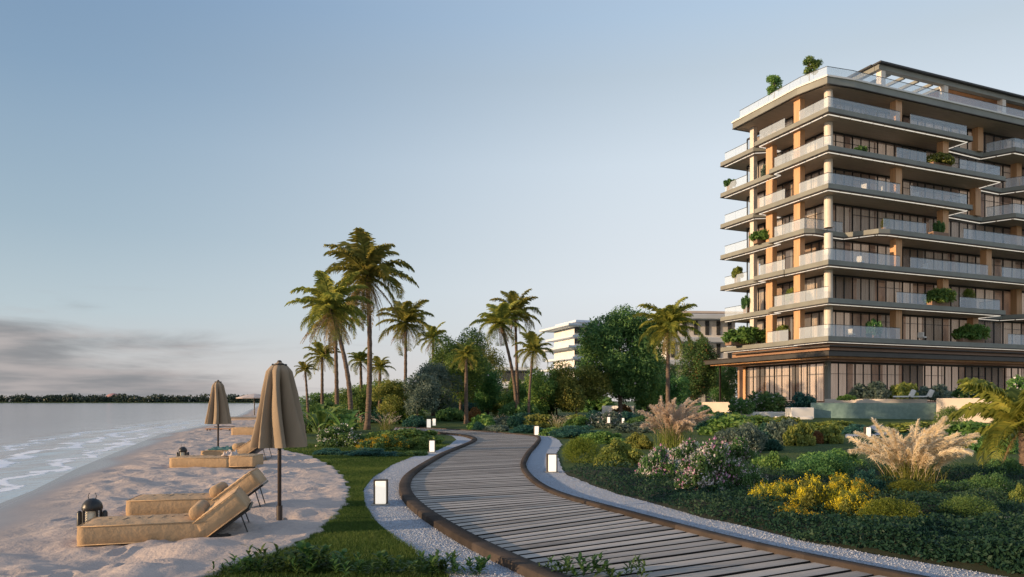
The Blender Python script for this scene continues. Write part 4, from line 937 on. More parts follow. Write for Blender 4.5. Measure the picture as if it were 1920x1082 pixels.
def piping(L_, W_, T_, M_, parent):
    m = MB(); e = .012
    for zz in (T_+.004, .012):
        P = [(-L_/2-e, -W_/2-e, zz), (L_/2+e, -W_/2-e, zz), (L_/2+e, W_/2+e, zz), (-L_/2-e, W_/2+e, zz), (-L_/2-e, -W_/2-e, zz)]; m.tube([M_ @ Vector(p) for p in P], .007, 5)
    m.build('piping', M['cushion_piping'], parent, True)
def lounger(loc, rz, label, Ls=1.42, Lb=.74, W_=.72, T_=.235, back=math.radians(37), bolster=True, seed=1, s=1., block=False, group='tan sun loungers on the sand'):
    root = empty('sun_lounger', loc, rz, label, 'sun lounger', group, s=s); z0 = .028
    m = MB(); M1 = puffy(m, Ls, W_, T_, (Ls/2, 0, z0), seed=seed); o = m.build('mattress', M['cushion'], root, True); piping(Ls, W_, T_, M1, o)
    m = MB()
    for k in range(7): u = .25+k*.15+rnd.uniform(-.03, .03); m.tube([M1 @ Vector((u-Ls/2, -.05+rnd.uniform(-.05, .1), T_+.026)), M1 @ Vector((u-Ls/2+.03, .10+rnd.uniform(-.05, .08), T_+.027))], .0035, 4)
    m.build('crease_shade', M['slab_dark'], o)  # thin dark tubes on the mattress: shade of creases put into colour
    c, s_ = math.cos(back), math.sin(back)
    piv = Vector((Ls+.03, 0, z0+.02)); Mb = Matrix.Translation(piv) @ Matrix.Rotation(-back, 4, 'Y')
    m = MB(); M2 = puffy(m, Lb, W_, T_+.02, tuple(piv+Vector((c*Lb/2, 0, s_*Lb/2))), ry=-back, seed=seed+3); o2 = m.build('backrest', M['cushion'], root, True); piping(Lb, W_, T_+.02, M2, o2)
    fr = MB()
    for sy in (-1, 1): fr.box((Ls/2+.17, sy*(W_/2-.06), .060), (Ls+.28, .04, .04)); 
    for sx_ in (.06, Ls*.5, Ls+.25): fr.box((sx_, 0, .054), (.04, W_-.12, .036))
    fr.build('frame', M['black_metal'], root)
    for sx_ in (.08, Ls+.3):
        for sy in (-1, 1): q = MB(); q.box((sx_, sy*(W_/2-.06), .015), (.05, .05, .05)); q.build('leg', M['black_metal'], root)
    q = MB(); q.box(tuple(Mb @ Vector((Lb/2, 0, -.025))), (Lb+.04, W_-.06, .03), ry=-back); q.build('back_panel', M['black_metal'], root)
    top = Mb @ Vector((Lb*.8, 0, -.03)); q = MB()
    for sy in (-1, 1): q.tube([(top.x, sy*.26, top.z), (top.x+.10, sy*.26, .03)], .009, 6)
    q.tube([(top.x+.10, -.30, .03), (top.x+.10, .30, .03)], .010, 6); q.tube([(Ls+.2, -.30, .03), (top.x+.10, -.30, .03)], .008, 6); q.build('prop_stand', M['black_metal'], root)
    if bolster:
        q = MB(); n = 20; r = .095; vs = []
        for y in (-.30, -.285, .285, .30): rr_ = r*.86 if abs(y) > .29 else r; vs += [(Ls-.10+rr_*math.cos(2*PI*k/n), y, z0+T_+.105+rr_*math.sin(2*PI*k/n)) for k in range(n)]
        q.add(vs, [(i*n+k, (i+1)*n+k, (i+1)*n+(k+1) % n, i*n+(k+1) % n) for i in range(3) for k in range(n)]+[tuple(range(n)), tuple(range(4*n-1, 3*n-1, -1))]); q.build('bolster', M['cushion'], root, True)
    return root
A16 = math.atan2(.39, 1.33)
la = gp(147, 1029); n_ = Vector((-math.sin(A16), math.cos(A16), 0)); 
lounger(la+n_*.36, A16, 'nearest tan sun lounger with its backrest raised and a round bolster', Ls=1.42, Lb=.60, seed=1)
lb_ = gp(242, 972); lounger(lb_+n_*.36+Vector((.0, .0, 0)), A16-.08, 'tan sun lounger just behind the nearest one, closer to the parasol pole', Ls=1.36, Lb=.70, seed=4)
lc = gp(318, 880); lounger(lc+Vector((0, .4, 0)), .03, 'flat tan sun lounger in the middle row with a tan block at its foot', Ls=1.52, Lb=.62, back=0., bolster=False, seed=6, s=(1, 1.1, 1.1))
ld = gp(372, 866); lounger(ld+Vector((.02, .55, 0)), .03, 'tan sun lounger in the middle row with its backrest raised behind the flat one', Ls=.95, Lb=.80, back=math.radians(34), seed=8, s=1.15)
le = gp(433, 818.5); lounger(le+Vector((0, .5, 0)), .0, 'tan sun lounger farther down the beach, half hidden by the big parasol', Ls=1.5, Lb=.75, back=.0, bolster=False, seed=9, s=(1.15, 1.1, 1.6))
# low brown bench far off
b = gp(388, 809); t_ = empty('beach_bench', b, .02, 'low brown wooden bench beyond the smaller closed parasol', 'bench'); m = MB(); m.box((.75, 0, .16), (1.5, .5, .05)); m.build('seat', M['wood'], t_)
m = MB(); m.box((.9, .35, .26), (1.2, .05, .05)); m.build('rail', M['kerb'], t_)
for x in (.1, .75, 1.4):
    for sy in (-.2, .2): m = MB(); m.box((x, sy, .07), (.06, .06, .15)); m.build('leg', M['kerb'], t_)
b = gp(430, 788); t_ = empty('beach_platform', b, 0, 'low grey wooden platform far down the beach below the open parasol', 'platform'); m = MB(); m.box((1.6, 0, .28), (3.3, 2.0, .10), bev=.02); m.build('deck', M['planks'], t_); m = MB(); m.box((1.6, 0, .11), (3.1, 1.8, .22)); m.build('base', M['soffit'], t_)
# towel and bag on the middle loungers
def cloth(name, label, cat, c, w, d, h, mat, seed, rz=0.):
    rg = random.Random(seed); n = 18; V = []; 
    for i in range(n+1):
        for j in range(n+1):
            u, v = i/n, j/n; e = min(u, 1-u, v, 1-v); k = min(1, e*7); V.append(((u-.5)*w*(1+.06*math.sin(v*7)), (v-.5)*d*(1+.08*math.sin(u*9)), h*k*(.45+.35*math.sin(u*11+seed)*math.cos(v*8)+.2*math.sin(u*23+v*17))+.0))
    m = MB(); m.add(V, [(i*(n+1)+j, (i+1)*(n+1)+j, (i+1)*(n+1)+j+1, i*(n+1)+j+1) for i in range(n) for j in range(n)]); o = m.build(name, M[mat], None, True, c); o.rotation_euler = (0, 0, rz); sm = o.modifiers.new('thickness', 'SOLIDIFY'); sm.thickness = .012; return tag(o, label, cat)
cloth('towel', 'dark teal towel lying rumpled on the middle lounger', 'towel', (ld.x+.55, ld.y+.5, .345), .75, .55, .10, 'towel', 2)
cloth('folded_blanket', 'rumpled beige blanket beside the raised backrest of the middle lounger', 'blanket', (lc.x+1.42, lc.y+.45, .335), .34, .40, .17, 'canvas_pale', 5)
# lanterns
def lantern(loc, s, label, rz=0.):
    r = empty('lantern', loc, rz, label, 'lantern', 'black lanterns on the sand', s=s); m = MB(); m.lathe([(.001, 0), (.15, 0), (.15, .03), (.12, .045), (.001, .045)], 24); m.build('base', M['black_metal'], r)
    m = MB(); m.lathe([(.001, .04), (.085, .04)]+sum([[(.090, .05+i*.034), (.072, .067+i*.034)] for i in range(9)], [])+[(.05, .36), (.001, .365)], 24); m.build('candle', M['candle'], r, True)
    m = MB(); m.lathe([(.125, .33), (.135, .345), (.134, .38), (.118, .43), (.085, .47), (.045, .492), (.001, .498)], 24); m.lathe([(.125, .33), (.001, .335)], 24); m.build('lid', M['black_metal'], r, True)
    for i in range(4):
        a = PI/4+i*PI/2; q = MB(); q.box((.118*math.cos(a), .118*math.sin(a), .19), (.028, .028, .30), a); q.build('post', M['black_metal'], r)
    for sx_ in (-1, 1): q = MB(); q.lathe([(.001, 0), (.032, .0), (.036, .03), (.036, .29), (.02, .32), (.001, .325)], 12, (sx_*.165, 0, 0)); q.build('side_tube', M['black_metal'], r, True)
    for sx_ in (-1, 1): q = MB(); q.tube([(.045*sx_, 0, .49), (.055*sx_, 0, .53), (.035*sx_, 0, .575)], .005, 6); q.build('handle', M['black_metal'], r, True)
    return r
b = gp(173, 1001); lantern((b.x, b.y, .01), .95, 'large black lantern with pale ribbed candle behind the nearest lounger', .2)
b = gp(337, 868); lantern((b.x, b.y+.2, .02), .88, 'smaller looking black lantern at the left end of the middle loungers', .2)
# ================================================================ BOLLARD LIGHTS
def bollard(X, Yb, Yt, label, rz=0., z=None):
    b = gp(X, Yb, .0); zz = float(gz(np.array(b.x), np.array(b.y)))
    if zz > .01: b = gp(X, Yb, zz)
    h = (Yb-Yt)/F*b.y; r = empty('bollard_light', (b.x, b.y, zz+.012), rz, label, 'bollard light', 'lit path bollards', s=h/.42)
    m = MB(); m.box((0, 0, .010), (.30, .24, .02), bev=.006); m.build('base_plate', M['stone'], r)
    m = MB(); m.box((0, -.012, .215), (.17, .13, .375), bev=.006); m.build('lamp_panel', M['lamp_panel'], r)
    m = MB(); m.box((-.105, .02, .215), (.022, .15, .385)); m.box((.105, .02, .215), (.022, .15, .385)); m.box((0, .02, .415), (.232, .15, .018)); m.box((0, .085, .215), (.18, .02, .385)); m.build('housing', M['steel_lamp'], r)
bollard(714, 948, 901, 'nearest lit bollard light, on the gravel left of the boardwalk', .1)
bollard(1035, 887, 852, 'lit bollard light on the gravel right of the boardwalk, nearest on that side', .1)
bollard(810, 849, 826, 'lit bollard light on the left gravel beside the yellow flowers', .1)
bollard(1006, 817, 799, 'lit bollard light where the boardwalk bends left in the distance', .1)
bollard(804, 804, 786, 'lit bollard light at the far end of the boardwalk, left of that pair', .1)
bollard(814, 799, 785, 'lit bollard light at the far end of the boardwalk, right of that pair', .1)
bollard(1141, 794, 782, 'slim lit bollard light far across the lawn, left of that pair', .1)
bollard(1168, 794, 784, 'slim lit bollard light far across the lawn, right of that pair', .1)
bollard(1627, 821, 801, 'lit bollard light on the grey path in front of the pool', .1)
bollard(1752, 826, 807, 'lit bollard light behind the right hand pampas grass', .1)
# cross path in front of the pool
V = []
for X, y0, y1 in ((1585, 821, 816), (1600, 819, 808), (1640, 817, 800), (1665, 815, 801)): a = gp(X, y0); b = gp(X, y1); V += [(a.x, a.y, .025+float(gz(np.array(a.x), np.array(a.y)))), (b.x, b.y, .025+float(gz(np.array(b.x), np.array(b.y))))]
a = MB(); a.add(V, [(0, 2, 3, 1), (2, 4, 5, 3), (4, 6, 7, 5)]); tag(a.build('garden_path', M['gravel']), 'pale grey garden path crossing in front of the pool', 'path', kind='structure')
pth = [gp(1110, 795.5), gp(1200, 795.5), gp(1330, 800)]; pth2 = [gp(1110, 793.5), gp(1200, 793.5), gp(1330, 798)]; a = MB(); a.add([(p.x, p.y, .03+float(gz(np.array(p.x), np.array(p.y)))) for p in pth+pth2], [(0, 1, 4, 3), (1, 2, 5, 4)]); tag(a.build('garden_path', M['gravel']), 'thin pale path line across the lawn behind the bollards', 'path', kind='structure')
# ================================================================ PALMS
def pp(X, Y, y): return px(X, Y, y)
def gnd(X, y): x = (X-HX)/F*y; return Vector((x, y, float(gz(np.array(x), np.array(y)))-.02))
palm('tallest palm in the left cluster, with a spreading crown and brown hanging fronds', gnd(688, 45), pp(688, 516, 45), 3.4, 1, 26, 22, .15, lean=(.35, 0, 4.5), emin=-.85, dead_len=.95)
palm('leaning palm left of the tallest one, with dry tan fronds under its crown', gnd(655, 42), pp(620, 580, 42), 2.75, 2, 24, 20, .13, lean=(.35, 0, 3.0), emin=-.6, dead_len=.9)
palm('short straight dark palm behind the leaning palm', gnd(632, 50), pp(628, 600, 50), 2.4, 31, 20, 14, .13, dead_len=.9)
palm('slender palm standing alone right of the tallest one', gnd(760, 60), pp(761, 606, 60), 2.9, 3, 24, 14, .13, emin=-.9)
palm('small palm at the left edge of the grey green tree', gnd(812, 66), pp(812, 635, 66), 1.9, 4, 16, 8, .14, emin=-.7, dead_len=.8)
palm('small dark palm in front of the grey green tree', gnd(874, 52), pp(874, 668, 52), 1.45, 5, 18, 6, .13, emin=-.8)
palm('very small palm at the left edge of the cluster, beside the parasol top', gnd(578, 48), pp(572, 694, 48), 1.0, 6, 14, 4, .08)
palm('small pale palm between the two patterned trunks', gnd(678, 56), pp(676, 678, 56), 1.5, 7, 16, 8, .12)
palm('small palm just right of the tallest trunk, with drooping fronds', gnd(712, 54), pp(712, 690, 54), 1.35, 8, 16, 4, .12, emin=-.7)
palm('low spreading palm under the leaning palm crown', gnd(604, 54), pp(604, 668, 54), 1.7, 9, 18, 8, .11, emin=-.7)
palm('left palm of the close pair in the middle distance', gnd(968, 55), pp(938, 607, 55), 2.45, 10, 20, 10, .12, lean=(.1, 0, 3.4), emin=-.7)
palm('right palm of the close pair in the middle distance, slightly taller', gnd(972, 57), pp(966, 588, 57), 2.5, 11, 20, 10, .12, lean=(-.1, 0, 3.4), emin=-.7)
palm('thin palm right of the close pair, half the pair\'s height', gnd(992, 52), pp(1000, 658, 52), 1.9, 12, 18, 5, .09, lean=(-.1, 0, 1.7), emin=-.8)
palm('lone palm with a copper lit trunk in front of the white block', gnd(1253, 48), pp(1253, 614, 48), 2.55, 13, 28, 12, .13, lean=(-.05, 0, 2.6), emin=-.85, dead_len=.7)
palm('low palm with broad arching fronds at the right edge, in front of the pool wall', (pp(1925, 752, 17).x, 17, -.02), pp(1918, 795, 17), 1.75, 14, 20, 3, .13, emin=-.6, lw=.30, hang=.8, nleaf=44)
def big_leaf(label, X, y, Yt, w, seed, n=14):
    rng = np.random.default_rng(seed); b = gnd(X, y); H = EYE+(HY-Yt)/F*y; root = empty('broad_leaf_plant', b, 0, label, 'tropical plant'); V = []; Fs = []
    for i in range(n):
        az = rng.uniform(0, 6.28); L_ = H*rng.uniform(.8, 1.15); e = rng.uniform(.7, 1.4); m = 12; p = np.zeros(3); h = np.array([math.cos(az), math.sin(az), 0]); sd2 = np.array([-math.sin(az), math.cos(az), 0]); k0 = len(V)
        for j in range(m+1):
            f = j/m; wd_ = (.02 if f < .3 else math.sin(PI*min(1, (f-.28)/.74))**.8*w+.01); V += [p-sd2*wd_+np.array([0, 0, .25*wd_]), p, p+sd2*wd_+np.array([0, 0, .25*wd_])]
            e -= .16*f*1.6; p = p+(h*math.cos(e)+np.array([0, 0, math.sin(e)]))*L_/m
        for j in range(m):
            a_ = k0+j*3; Fs += [(a_, a_+3, a_+4, a_+1), (a_+1, a_+4, a_+5, a_+2)]
    npmesh('leaves', V, Fs, 4, M['leaf_mid'], root, smooth=True, r=rng.random(len(Fs))); m = MB(); m.tube([(0, 0, -.1), (0, 0, H*.3)], .09, 8); m.build('stem', M['bark'], root)
big_leaf('broad leaved tropical plant with long arching leaves just right of the big parasol', 600, 36, 728, .13, 1, 18)
big_leaf('broad leaved tropical plant right of the first one, under the leaning palm', 648, 35, 742, .12, 2, 14)
big_leaf('dark lily like plant with wide leaves at the foot of the small leftmost palm', 572, 40, 736, .10, 3, 12)
# ================================================================ TREES
def T(label, X, y, w, Yt, Yc, mat, n, leaf, seed, k=24, flowers=None, small=.38):
    b = gnd(X, y); return tree('broadleaf_tree', label, 'tree', b, w/F*y, EYE+(HY-Yt)/F*y-b.z, max(.1, EYE+(HY-Yc)/F*y-b.z), M[mat], n, leaf, seed, k, flowers=flowers, small=small)
T('large dense green tree in the middle of the garden, left of the lone palm', 1165, 60, 172, 568, 762, 'leaf_dark', 56000, .12, 21, 60, (M['white_petal'], 60, .09), small=.32)
T('olive green tree joined to the left side of the large tree', 1080, 58, 116, 672, 778, 'leaf_warm', 22000, .10, 22, 30)
T('smaller warm green tree at the left foot of the large tree', 1016, 57, 86, 684, 782, 'leaf_mid', 10000, .09, 23, 22)
T('grey green tall tree with loose crown behind the small dark palm', 866, 62, 128, 606, 774, 'leaf_mid', 32000, .10, 24, 34, (M['white_petal'], 50, .09), small=.33)
T('dark spreading tree right of the grey green one', 915, 66, 74, 668, 775, 'leaf_dark', 12000, .10, 25, 24)
T('rounded grey green shrub tree left of the grey green tall tree', 786, 50, 76, 692, 782, 'leaf_silver', 13000, .075, 26, 26)
T('olive shrub tree between the tallest palm and the rounded shrub tree', 732, 52, 84, 706, 784, 'leaf_warm', 10000, .075, 27, 22)
T('dark green shrub tree behind the leaning palm trunk', 668, 56, 96, 724, 784, 'leaf_mid', 9000, .085, 28, 20)
T('dark magnolia like tree with glossy leaves left of the apartment building', 1306, 84, 84, 622, 762, 'leaf_dark', 24000, .11, 29, 34, (M['leaf_rust'], 900, .09), small=.33)
T('dark leafy tree tucked under the building canopy', 1362, 89, 96, 668, 766, 'leaf_dark', 16000, .11, 30, 28)
T('deep green tree between the lone palm and the magnolia like tree', 1262, 68, 70, 690, 772, 'leaf_dark', 9000, .11, 33, 20)
T('thin tree with small white blossoms at the right edge behind the low palm', 1908, 44, 46, 700, 760, 'leaf_mid', 2600, .08, 34, 14, (M['white_petal'], 120, .07))
T('low dark leafy tree behind the leftmost small palms', 606, 62, 100, 732, 780, 'leaf_dark', 9000, .09, 36, 20)
T('broad low green tree behind the slender palm', 830, 74, 120, 706, 776, 'leaf_mid', 14000, .10, 37, 26)
T('low green tree behind the wide teal hedge', 985, 64, 110, 716, 778, 'leaf_mid', 12000, .10, 38, 26)
T('warm lit low tree right of the lone palm', 1215, 62, 70, 690, 776, 'leaf_mid', 9000, .10, 39, 20)
T('wide olive tree behind the small dark palm, right side', 905, 76, 120, 640, 774, 'leaf_warm', 16000, .11, 41, 28)
T('grey green rounded tree right of the slender palm', 822, 58, 84, 664, 780, 'leaf_silver', 13000, .09, 42, 24)
T('dense green thicket tree behind the tallest palm', 700, 62, 110, 712, 780, 'leaf_mid', 13000, .10, 43, 26)
T('green thicket tree right of the olive shrub tree', 756, 64, 90, 716, 780, 'leaf_dark', 10000, .10, 44, 22)
T('warm green tree low between the thin palm and the large tree', 1046, 66, 100, 700, 780, 'leaf_mid', 13000, .10, 45, 26)
T('dark tree low between the large tree and the lone palm', 1225, 72, 90, 662, 776, 'leaf_dark', 12000, .11, 46, 24)
T('dim leafy tree in the gap left of the large tree', 968, 72, 60, 700, 775, 'leaf_mid', 8000, .10, 35, 18)
# ================================================================ SHRUBS: left bed
B = bush
B('dark bush covered in white blossom beside the big parasol', 640, 838, 108, 42, 'flower', near=True, flowers='white')
B('green leafy bush behind the white flowering bush', 622, 812, 92, 46, 'leafy')
B('wide green bush behind the yellow flowers on the left', 762, 832, 150, 36, 'leafy', near=True)
B('bush with yellow flower heads in the left bed', 718, 846, 98, 38, 'dark', near=True, flowers='yellow')
B('small green bush with one yellow head near the left bollard', 782, 842, 52, 30, 'leafy', near=True)
B('low deep green mat plant at the front of the left bed', 700, 857, 120, 18, 'teal', 'ground cover plant', 'low_shrub', near=True)
B('low green mat plant in front of the white flowering bush', 622, 855, 90, 16, 'teal', 'ground cover plant', 'low_shrub', near=True)
B('low dark mat plant left of the bollard beside the yellow flowers', 768, 856, 70, 14, 'dark', 'ground cover plant', 'low_shrub', near=True)
plume_grass('clump of short tan feather grass in the left bed', 722, 806, 80, 30, 41, n=36, hair=22)
plume_grass('thin tan feather grass at the left of the short clump', 672, 804, 46, 34, 42, n=14, hair=16)
B('blue green rounded shrub at the foot of the tallest palm', 724, 790, 72, 28, 'teal')
B('dark shrub under the broad leaved plants', 640, 792, 90, 44, 'dark'); B('dark shrub mass behind the tan feather grass', 690, 790, 70, 40, 'leafy')
B('grey green shrub by the far end of the boardwalk', 815, 778, 42, 26, 'silver'); B('clipped dark teal hedge beyond the far bollards', 870, 780, 86, 24, 'teal', 'hedge', 'hedge')
B('dark teal shrub left of the far bollards', 780, 792, 44, 22, 'teal')
# middle bed
B('small orange leaved shrub in the middle bed', 887, 786, 30, 24, 'rust'); B('light green mound left in the middle bed', 905, 806, 44, 28, 'leafy'); B('dark teal ball beside the light green mound', 898, 808, 22, 16, 'teal')
B('low grey green mat right of the light green mound', 930, 809, 44, 12, 'silver')
B('dark round clipped shrub at the foot of the paired palms', 966, 786, 50, 34, 'dark'); B('second dark clipped shrub right of the paired palms', 992, 786, 32, 32, 'dark')
B('bright lime shrub left of the paired palms', 934, 780, 22, 18, 'lime')
B('wide teal hedge in the middle bed', 988, 800, 76, 24, 'teal', 'hedge', 'hedge'); B('teal dome left of the wide teal hedge', 964, 802, 30, 20, 'teal')
plume_grass('small tan tuft in front of the dark round shrub', 938, 802, 32, 26, 43, n=18, hair=14)
plume_grass('tall tan flowering clump in the middle bed', 1032, 786, 58, 50, 44, n=30, hair=16)
plume_grass('tan tuft behind the distant bend bollard', 1046, 808, 44, 34, 45, n=22, hair=14)
B('yellow green ball at the foot of the tall tan clump', 1026, 790, 30, 20, 'lime'); B('dark round ball right of the tall tan clump', 1073, 778, 34, 26, 'dark')
B('olive shrub below the dark round ball', 1075, 790, 40, 22, 'warm'); B('fine green shrub right of the tan tuft', 1088, 802, 52, 20, 'leafy')
B('long low teal shrub across the middle bed', 1092, 823, 124, 28, 'teal', near=True); B('small teal shrub behind the distant bend bollard', 992, 812, 60, 14, 'teal')
B('low green shrub between the path bend and the long teal shrub', 1036, 818, 46, 16, 'leafy')
B('silvery branched shrub behind the slim bollards', 1136, 794, 58, 30, 'silver', flowers='white'); B('teal dome right of the silvery shrub', 1180, 790, 46, 26, 'teal'); B('dark teal shrub left of the silvery shrub', 1118, 788, 42, 24, 'teal')
B('teal shrub at the foot of the lone palm', 1222, 792, 50, 24, 'teal'); B('brown leaved shrub under the large tree', 1165, 772, 44, 26, 'rust', depth=64., z=.4); B('dark undergrowth right of the lone palm', 1290, 784, 70, 30, 'dark')
B('yellow green fine leaved ball beside the right bollard', 1094, 868, 88, 50, 'lime', near=True); B('leafy olive shrub right of the yellow green ball', 1162, 878, 104, 60, 'warm', near=True)
plume_grass('tall pale pampas grass behind the pink and white flowers', 1268, 846, 150, 88, 51, n=58, hair=300)
B('grey green bush behind the pink and white flowers', 1392, 850, 110, 64, 'silver', near=True)
B('dark teal bush right of the grey green one', 1430, 846, 80, 40, 'teal', near=True)
# flower border
B('pink and white flowering bush, upper left of the big one', 1290, 886, 96, 60, 'flower', near=True, flowers='pink'); B('left bush of small white and pink flowers', 1236, 906, 92, 68, 'flower', near=True, flowers='pink'); B('large middle bush of pink and white flowers', 1335, 932, 160, 104, 'flower', near=True, flowers='pink')
B('low right bush of lilac and white flowers next to the yellow ones', 1412, 934, 76, 62, 'flower', near=True, flowers='lilac'); B('small upper bush of white flowers behind the middle one', 1385, 880, 90, 60, 'flower', near=True, flowers='lilac')
B('leafy green bush between the pink flowers and the round shrub', 1448, 900, 80, 66, 'leafy', near=True)
B('dense dark bush behind the left pampas grass foot', 1300, 862, 120, 40, 'dark', near=True)
B('mid green bush behind the round fine leaved shrub', 1560, 880, 120, 48, 'leafy', near=True)
B('teal bush between the yellow row and the right pampas grass', 1632, 936, 90, 60, 'teal', near=True)
B('big round fine leaved green shrub behind the yellow flowers', 1527, 906, 156, 78, 'fine', near=True)
B('yellow flowering bush, left end of the yellow row', 1446, 962, 84, 62, 'euph', near=True, flowers='yellow'); B('yellow flowering bush, tallest in the middle of the yellow row', 1530, 975, 118, 92, 'euph', near=True, flowers='yellow')
B('yellow flowering bush, low at the front of the yellow row', 1490, 985, 90, 44, 'euph', near=True, flowers='yellow')
B('yellow flowering bush, upper back right of the yellow row', 1582, 944, 96, 62, 'euph', near=True, flowers='yellow')
B('yellow flowering bush, second from the left of the yellow row', 1482, 955, 90, 62, 'euph', near=True, flowers='yellow')
B('yellow flowering bush, upper right tip of the yellow row', 1616, 948, 60, 56, 'euph', near=True, flowers='yellow')
B('yellow flowering bush, right end of the yellow row', 1602, 984, 84, 78, 'euph', near=True, flowers='yellow')
B('clipped mossy green ball right of the yellow flowers', 1676, 1000, 136, 68, 'lime', near=True, flowers='few'); B('mossy green mound behind the clipped ball', 1712, 946, 126, 48, 'lime', near=True)
B('wide dark green mound right of the clipped ball', 1815, 988, 140, 60, 'ball', near=True, flowers='few'); B('dark small leaved shrub with pale tips at the right', 1846, 940, 110, 72, 'fine', near=True, flowers='few')
B('yellow green shrub cut by the right edge', 1916, 962, 60, 60, 'warm', near=True); B('dark shrub behind the right pampas grass', 1880, 905, 90, 60, 'dark', near=True)
plume_grass('large pale pampas grass in front of the pool, right of the yellow flowers', 1735, 928, 256, 124, 52, n=74, hair=420)
B('dark green mound at the foot of the right pampas grass', 1790, 935, 130, 42, 'dark', near=True)
# in front of the pool
B('white flowering shrub at the left of the low white wall', 1392, 774, 56, 36, 'flower', flowers='white', depth=62., z=.7); B('large bush with white blossoms in front of the glass doors', 1442, 772, 86, 44, 'flower', flowers='white', depth=63., z=.9)
B('boxy dark teal hedge left of the pool', 1505, 766, 62, 34, 'teal', 'hedge', 'hedge', depth=62., z=1.2)
B('light green shrub before the low white wall', 1340, 790, 66, 26, 'warm'); B('blue green ball left of the low white wall', 1355, 796, 38, 26, 'teal'); B('green shrub row under the low white wall', 1420, 800, 90, 20, 'leafy')
B('olive grey bush in front of the pool steps', 1466, 834, 56, 46, 'silver', near=False); B('dark shadowed bush left of the olive grey bush', 1440, 832, 40, 36, 'teal'); B('green bush left of the shadowed bush', 1404, 830, 60, 40, 'leafy')
B('golden leaved upright shrub in front of the pool', 1498, 836, 48, 42, 'warm'); B('small red leaved bush among golden shrubs', 1529, 832, 26, 22, 'rust'); B('golden leaved shrub right of the red leaved bush', 1556, 832, 40, 34, 'warm')
B('low golden hedge below the pool wall on the left', 1560, 806, 90, 16, 'warm', 'hedge', 'hedge'); B('low golden hedge below the pool wall on the right', 1716, 812, 110, 20, 'warm', 'hedge', 'hedge')
B('teal shrub row between the golden hedges', 1610, 815, 50, 18, 'teal'); B('dark shrub in front of the right golden hedge', 1740, 818, 80, 14, 'teal')
B('round green bush against the beige wall right of the pool', 1780, 797, 46, 34, 'ball'); B('dark bush under the low palm', 1860, 850, 80, 50, 'dark', near=False)
B('willowy grey green shrub on the terrace behind the pool, left', 1632, 748, 78, 40, 'silver', depth=63.5, z=1.9); B('brownish willowy shrub on the terrace behind the deck chairs', 1690, 748, 60, 38, 'warm', depth=63.5, z=1.9)
B('willowy green shrub on the terrace right of the deck chairs', 1752, 748, 74, 34, 'silver', depth=63.5, z=1.9); B('green shrub with white flowers on the beige wall', 1815, 747, 60, 30, 'flower', flowers='white', depth=56., z=1.9)
B('low mounded shrub between the pool coping and the left willowy shrub', 1588, 750, 36, 12, 'leafy', depth=61.5, z=1.9); B('grass green hedge above the beige wall at the right', 1875, 748, 84, 22, 'lime', 'hedge', 'hedge', depth=57., z=1.9)
B('olive leafy shrub on the lawn edge behind the yellow green ball', 1130, 832, 90, 30, 'leafy', near=True); B('low warm green shrub left of the tall pampas grass', 1196, 842, 66, 34, 'warm', near=True)
B('teal shrub behind the tall pampas grass', 1310, 806, 80, 30, 'teal'); B('leafy green shrub mass right of the tall pampas grass', 1372, 818, 90, 38, 'leafy'); B('dark round shrub beside the slim bollards', 1208, 806, 60, 24, 'dark')
B('silvery low shrub before the teal dome', 1190, 812, 60, 20, 'silver'); B('warm green shrub under the tall tan clump', 1000, 796, 56, 24, 'warm'); B('dark understory shrub left of the tall tan clump', 1008, 780, 48, 32, 'dark')
B('leafy understory shrub under the large tree', 1110, 776, 76, 34, 'leafy'); B('dark understory shrub right under the large tree', 1232, 778, 66, 30, 'dark'); B('leafy understory shrub behind the orange shrub', 866, 772, 70, 34, 'leafy')
B('warm green understory shrub left of the paired palms', 920, 776, 60, 34, 'warm'); B('dark green shrub between far bollards and orange shrub', 846, 786, 46, 24, 'dark'); B('pale green shrub at the path bend under the palms', 940, 796, 40, 20, 'silver')
B('green shrub in front of the low white wall, left part', 1380, 790, 60, 22, 'leafy'); B('warm shrub in front of the low white wall, right part', 1462, 796, 64, 20, 'warm'); B('dark shrub under the slim far path line', 1258, 800, 60, 22, 'dark')
B('leafy shrub behind the left bed near the far bollards', 762, 788, 66, 34, 'leafy'); B('broad green shrub right of the pool front path', 1822, 822, 90, 30, 'leafy'); B('leafy low shrub behind the right pampas grass', 1690, 850, 80, 26, 'leafy')
# pale boulders
def boulder(label, X, Y, w, h, seed, y=None):
    rg = np.random.default_rng(seed); b = gp(X, Y) if y is None else gnd(X, y); w_ = w/F*b.y/2; h_ = h/F*b.y; V = []; n, k = 20, 10
    ph = rg.uniform(0, 6, 6)
    for i in range(k+1):
        for j in range(n):
            a = 2*PI*j/n; e = PI/2*i/k; q = 1+.16*math.sin(2*a+ph[0])+.10*math.sin(5*a+ph[1]+e*2)+.08*math.sin(9*a+ph[2]); V.append((w_*math.cos(a)*math.cos(e)*q, w_*.8*math.sin(a)*math.cos(e)*q, h_*(math.sin(e)**.7)*(1+.12*math.sin(3*a+ph[3]))-.03))
    m = MB(); m.add(V, [(i*n+j, i*n+(j+1) % n, (i+1)*n+(j+1) % n, (i+1)*n+j) for i in range(k) for j in range(n)]); o = m.build('boulder', M['stone'], None, False, (b.x, b.y+w_*.6, b.z)); tag(o, label, 'rock')
boulder('flat grey rock at the right edge among the dark ground cover', 1900, 996, 96, 26, 1); boulder('pale stone right of the lone palm', 1324, 778, 22, 8, 2); boulder('pale stone below the blue green ball', 1338, 792, 14, 8, 3); boulder('long pale stone in the shrub row before the pool', 1402, 802, 30, 7, 4)
